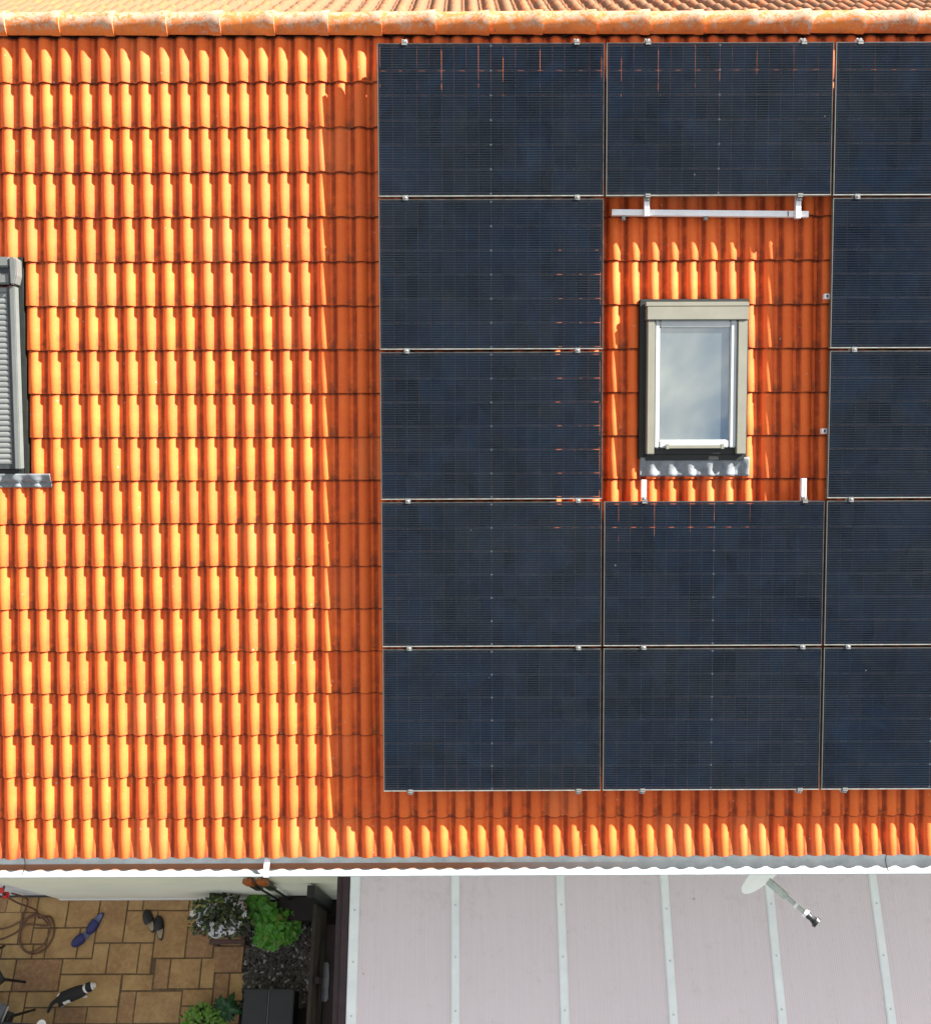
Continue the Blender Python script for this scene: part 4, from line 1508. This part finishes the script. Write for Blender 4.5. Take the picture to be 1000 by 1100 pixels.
# ------------------------------------------------------------------ chairs and table at the picture edge
def chair(label, loc, ang):
    t = thing('garden_chair', label, 'chair', loc, (0, 0, ang), 'black garden chairs')
    MB().box(-0.22, -0.22, 0.425, 0.22, 0.22, 0.45).build('seat', M['black'], t, bevel=0.012)
    mb = MB()
    for k in range(6):
        mb.bar((-0.20 + k * 0.08, -0.215, 0.455), (-0.20 + k * 0.08, -0.30, 0.90), 0.045, 0.010, (0, 1, 0))
    mb.bar((-0.23, -0.303, 0.905), (0.23, -0.303, 0.905), 0.02, 0.05, (0, 0, 1))
    mb.bar((-0.23, -0.225, 0.47), (0.23, -0.225, 0.47), 0.014, 0.03, (0, 0, 1))
    mb.build('backrest', M['black'], t)
    for sx in (-1, 1):
        for sy in (-1, 1):
            MB().tube([(sx * 0.19, sy * 0.18, 0.425), (sx * 0.26, sy * 0.27, 0.0)], [0.019, 0.014], 8).build('leg', M['black'], t, smooth=True)
        MB().tube([(sx * 0.22, -0.24, 0.60), (sx * 0.25, 0.0, 0.64), (sx * 0.24, 0.16, 0.63), (sx * 0.21, 0.19, 0.44)], 0.014, 8).build('armrest', M['black'], t, smooth=True)
    return t


chair('black garden chair cropped by the picture edge just below the hose coil', (-5.21, -0.92, 0), R(40))
chair('black garden chair tucked between the dark table and the cat', (-4.98, -1.46, 0), R(-15))
tb = thing('garden_table', 'dark garden table cropped at the lower corner of the picture', 'table', (-4.62, -1.86, 0), (0, 0, R(-3)))
MB().box(-0.62, -0.46, 0.71, 0.62, 0.46, 0.74).build('table_top', M['boxgrey'], tb, bevel=0.008)
for sx in (-1, 1):
    for sy in (-1, 1):
        MB().box(sx * 0.56 - 0.025, sy * 0.40 - 0.025, 0.0, sx * 0.56 + 0.025, sy * 0.40 + 0.025, 0.7095).build('leg', M['black'], tb)
pl = thing('saucer', 'small white saucer on the edge of the dark garden table', 'saucer', (-4.262, -1.428, 0.74))
MB().lathe([(0.030, 0), (0.052, 0.010), (0.056, 0.014), (0.050, 0.013), (0.028, 0.006)], 24).build('dish', M['pot'], pl, smooth=True)
MB().lathe([(0.012, 0.0065), (0.016, 0.016), (0.010, 0.020)], 12).build('knob', M['pot'], pl, smooth=True)
tr = thing('grey_cushion', 'blue grey seat pad with pale edge lying on the chair beside the table', 'cushion', (-5.05, -1.36, 0.452), (0, 0, R(-15)))
MB().box(-0.21, -0.20, 0.0, 0.21, 0.20, 0.045).build('pad', M['clothgrey'], tr, bevel=0.018)
MB().box(0.2105, -0.19, 0.006, 0.219, 0.19, 0.040).build('piping', M['pot'], tr, bevel=0.003)

# ------------------------------------------------------------------ cat
cat = thing('cat', 'black and white cat walking over the sandstone slabs', 'cat', (-4.13, -1.095, 0), (0, 0, R(20)))
bm = bmesh.new()


def ball(c, r, sc=(1, 1, 1), seg=14):
    m_ = Matrix.Translation(c) @ Matrix.Diagonal((*sc, 1))
    bmesh.ops.create_uvsphere(bm, u_segments=seg, v_segments=10, radius=r, matrix=m_)


def limb(pts, rads):
    pts = spline(pts, 6)
    n_ = len(pts)
    k_ = len(rads) - 1
    for i, p_ in enumerate(pts):
        u_ = i / (n_ - 1) * k_
        j = min(int(u_), k_ - 1)
        ball(p_, rads[j] + (rads[j + 1] - rads[j]) * (u_ - j), seg=10)


limb([(-0.150, 0, 0.200), (-0.05, 0, 0.205), (0.05, 0, 0.205), (0.115, 0, 0.215)], [0.074, 0.082, 0.078, 0.066])
ball((-0.140, 0, 0.195), 0.080, (1.05, 1.0, 0.95))
limb([(0.11, 0, 0.215), (0.165, 0.0, 0.245), (0.195, 0.0, 0.262)], [0.050, 0.040, 0.042])
ball((0.208, 0, 0.268), 0.058, (1.0, 1.02, 0.85))
ball((0.252, 0, 0.256), 0.030, (1.1, 1.15, 0.8))
for s_ in (-1, 1):
    bmesh.ops.create_cone(bm, segments=10, radius1=0.025, radius2=0.004, depth=0.046, cap_ends=True,
                          matrix=Matrix.Translation((0.192, s_ * 0.040, 0.318)) @ Euler((-s_ * 0.28, -0.1, 0)).to_matrix().to_4x4())
# legs in stride
limb([(-0.155, 0.040, 0.17), (-0.125, 0.046, 0.125), (-0.175, 0.046, 0.070), (-0.165, 0.046, 0.022), (-0.135, 0.046, 0.014)], [0.044, 0.030, 0.018, 0.015, 0.016])
limb([(-0.150, -0.040, 0.17), (-0.165, -0.050, 0.125), (-0.235, -0.055, 0.075), (-0.235, -0.055, 0.024), (-0.208, -0.055, 0.014)], [0.044, 0.030, 0.018, 0.015, 0.016])
limb([(0.095, 0.036, 0.175), (0.125, 0.040, 0.115), (0.145, 0.042, 0.060), (0.160, 0.042, 0.018), (0.180, 0.042, 0.014)], [0.034, 0.022, 0.016, 0.015, 0.016])
limb([(0.085, -0.036, 0.175), (0.070, -0.044, 0.115), (0.055, -0.050, 0.060), (0.050, -0.055, 0.018), (0.072, -0.055, 0.014)], [0.034, 0.022, 0.016, 0.015, 0.016])
limb([(-0.195, 0, 0.225), (-0.25, -0.008, 0.215), (-0.30, -0.020, 0.16), (-0.345, -0.045, 0.11), (-0.37, -0.075, 0.10)], [0.028, 0.025, 0.024, 0.023, 0.017])
me = bpy.data.meshes.new('body')
bm.to_mesh(me)
bm.free()
cb_ = bpy.data.objects.new('body', me)
COL.objects.link(cb_)
rm = cb_.modifiers.new('fuse', 'REMESH')
rm.mode = 'VOXEL'
rm.voxel_size = 0.0055
rm.use_smooth_shade = True
ms_ = cb_.modifiers.new('soften', 'SMOOTH')
ms_.factor = 0.6
ms_.iterations = 6
dg = bpy.context.evaluated_depsgraph_get()
me2 = bpy.data.meshes.new_from_object(cb_.evaluated_get(dg))
bpy.data.objects.remove(cb_)
me2.name = 'body'
me2.materials.clear()
me2.materials.append(M['cat'])
cbody = bpy.data.objects.new('body', me2)
COL.objects.link(cbody)
cbody.parent = cat
wv = []
for v in me2.vertices:
    x, y_, z = v.co
    w = 0.0
    if 0.128 + 0.25 * y_ * y_ / 0.05 < x + 0.12 * y_ < 0.160 and z > 0.12: w = 1.0                    # collar
    if x > 0.236 and abs(y_) < 0.05: w = 1.0                      # muzzle
    if 0.05 < x < 0.20 and z < 0.16: w = 1.0                      # forelegs and chest
    if z < 0.05: w = 1.0                                          # paws
    if z < 0.135 and -0.12 < x < 0.1: w = 1.0                     # belly
    if (x + 0.185) ** 2 + (y_ - 0.062) ** 2 < 0.0009 and z > 0.14: w = 1.0
    if -0.14 < x < -0.05 and y_ < -0.052: w = 0.9                 # flank
    if x < -0.23 and z > 0.05: w = 0.0
    wv.append(w)
attr(cbody, 'white_fur', wv, 'POINT')
for s_ in (-1, 1):
    MB().lathe([(0.001, -0.006), (0.006, -0.004), (0.007, 0), (0.006, 0.004), (0.001, 0.006)], 10, (0.253, s_ * 0.026, 0.283)).build('eye', M['eye'], cat, smooth=True)
MB().lathe([(0.001, -0.005), (0.006, -0.002), (0.006, 0.002), (0.001, 0.005)], 8, (0.284, 0, 0.262)).build('nose', M['nose'], cat, smooth=True)

# ------------------------------------------------------------------ camera, light, world
cam = bpy.data.cameras.new('camera')
co = bpy.data.objects.new('camera', cam)
COL.objects.link(co)
Rm = [[0.999991, -0.003592, 0.00236], [-0.00427, -0.892435, 0.451155], [0.000486, -0.451161, -0.892442]]   # columns: right, down, forward
mw = Matrix([[Rm[0][0], -Rm[0][1], -Rm[0][2], 0.638645],
             [Rm[1][0], -Rm[1][1], -Rm[1][2], -1.297209],
             [Rm[2][0], -Rm[2][1], -Rm[2][2], 13.618251],
             [0, 0, 0, 1]])
co.matrix_world = mw
cam.sensor_fit = 'HORIZONTAL'
cam.sensor_width = 36
cam.lens = 36 * 1060 / 1000
cam.clip_end = 1500
S.camera = co

sx, sy, sz = 2.8, 2.14 * UP.y + NO.y, 2.14 * UP.z + NO.z
sd = Vector((sx, sy, sz)).normalized()
sun = bpy.data.lights.new('sun', 'SUN')
sun.energy = 5.0
sun.angle = R(0.5)
sun.color = (1.0, 0.99, 0.94)
so = bpy.data.objects.new('sun', sun)
COL.objects.link(so)
so.rotation_mode = 'QUATERNION'
so.rotation_quaternion = sd.to_track_quat('Z', 'Y')
so.location = (10, 5, 15)

W = bpy.data.worlds.new('World')
S.world = W
W.use_nodes = True
nt = W.node_tree
bg = nt.nodes['Background']
sk = nt.nodes.new('ShaderNodeTexSky')
sk.sky_type = 'NISHITA'
sk.sun_disc = False
sk.sun_elevation = math.asin(sd.z)
sk.sun_rotation = math.atan2(sd.x, sd.y)
sk.altitude = 200
sk.air_density = 1.0
sk.dust_density = 1.5
tc = nt.nodes.new('ShaderNodeTexCoord')
cl = noise(nt, tc.outputs['Generated'], 6.5, 7, 0.58, 0.4)
zz = nt.nodes.new('ShaderNodeSeparateXYZ')
nt.links.new(tc.outputs['Generated'], zz.inputs[0])
over = ramp(nt, zz.outputs[2], 0.0, 0.75)
c = mixc(nt, math_n(nt, 'MULTIPLY', math_n(nt, 'MULTIPLY', ramp(nt, cl, 0.36, 0.60), over), 0.92), sk.outputs[0], (6.4, 6.0, 5.5))
nt.links.new(c, bg.inputs['Color'])
bg.inputs['Strength'].default_value = 0.050

S.view_settings.view_transform = 'Standard'
S.view_settings.look = 'None'
S.view_settings.exposure = 2.2
S.view_settings.gamma = 1
S.view_settings.use_curve_mapping = False
S.cycles.max_bounces = 8
S.cycles.transparent_max_bounces = 12
S.cycles.use_denoising = True
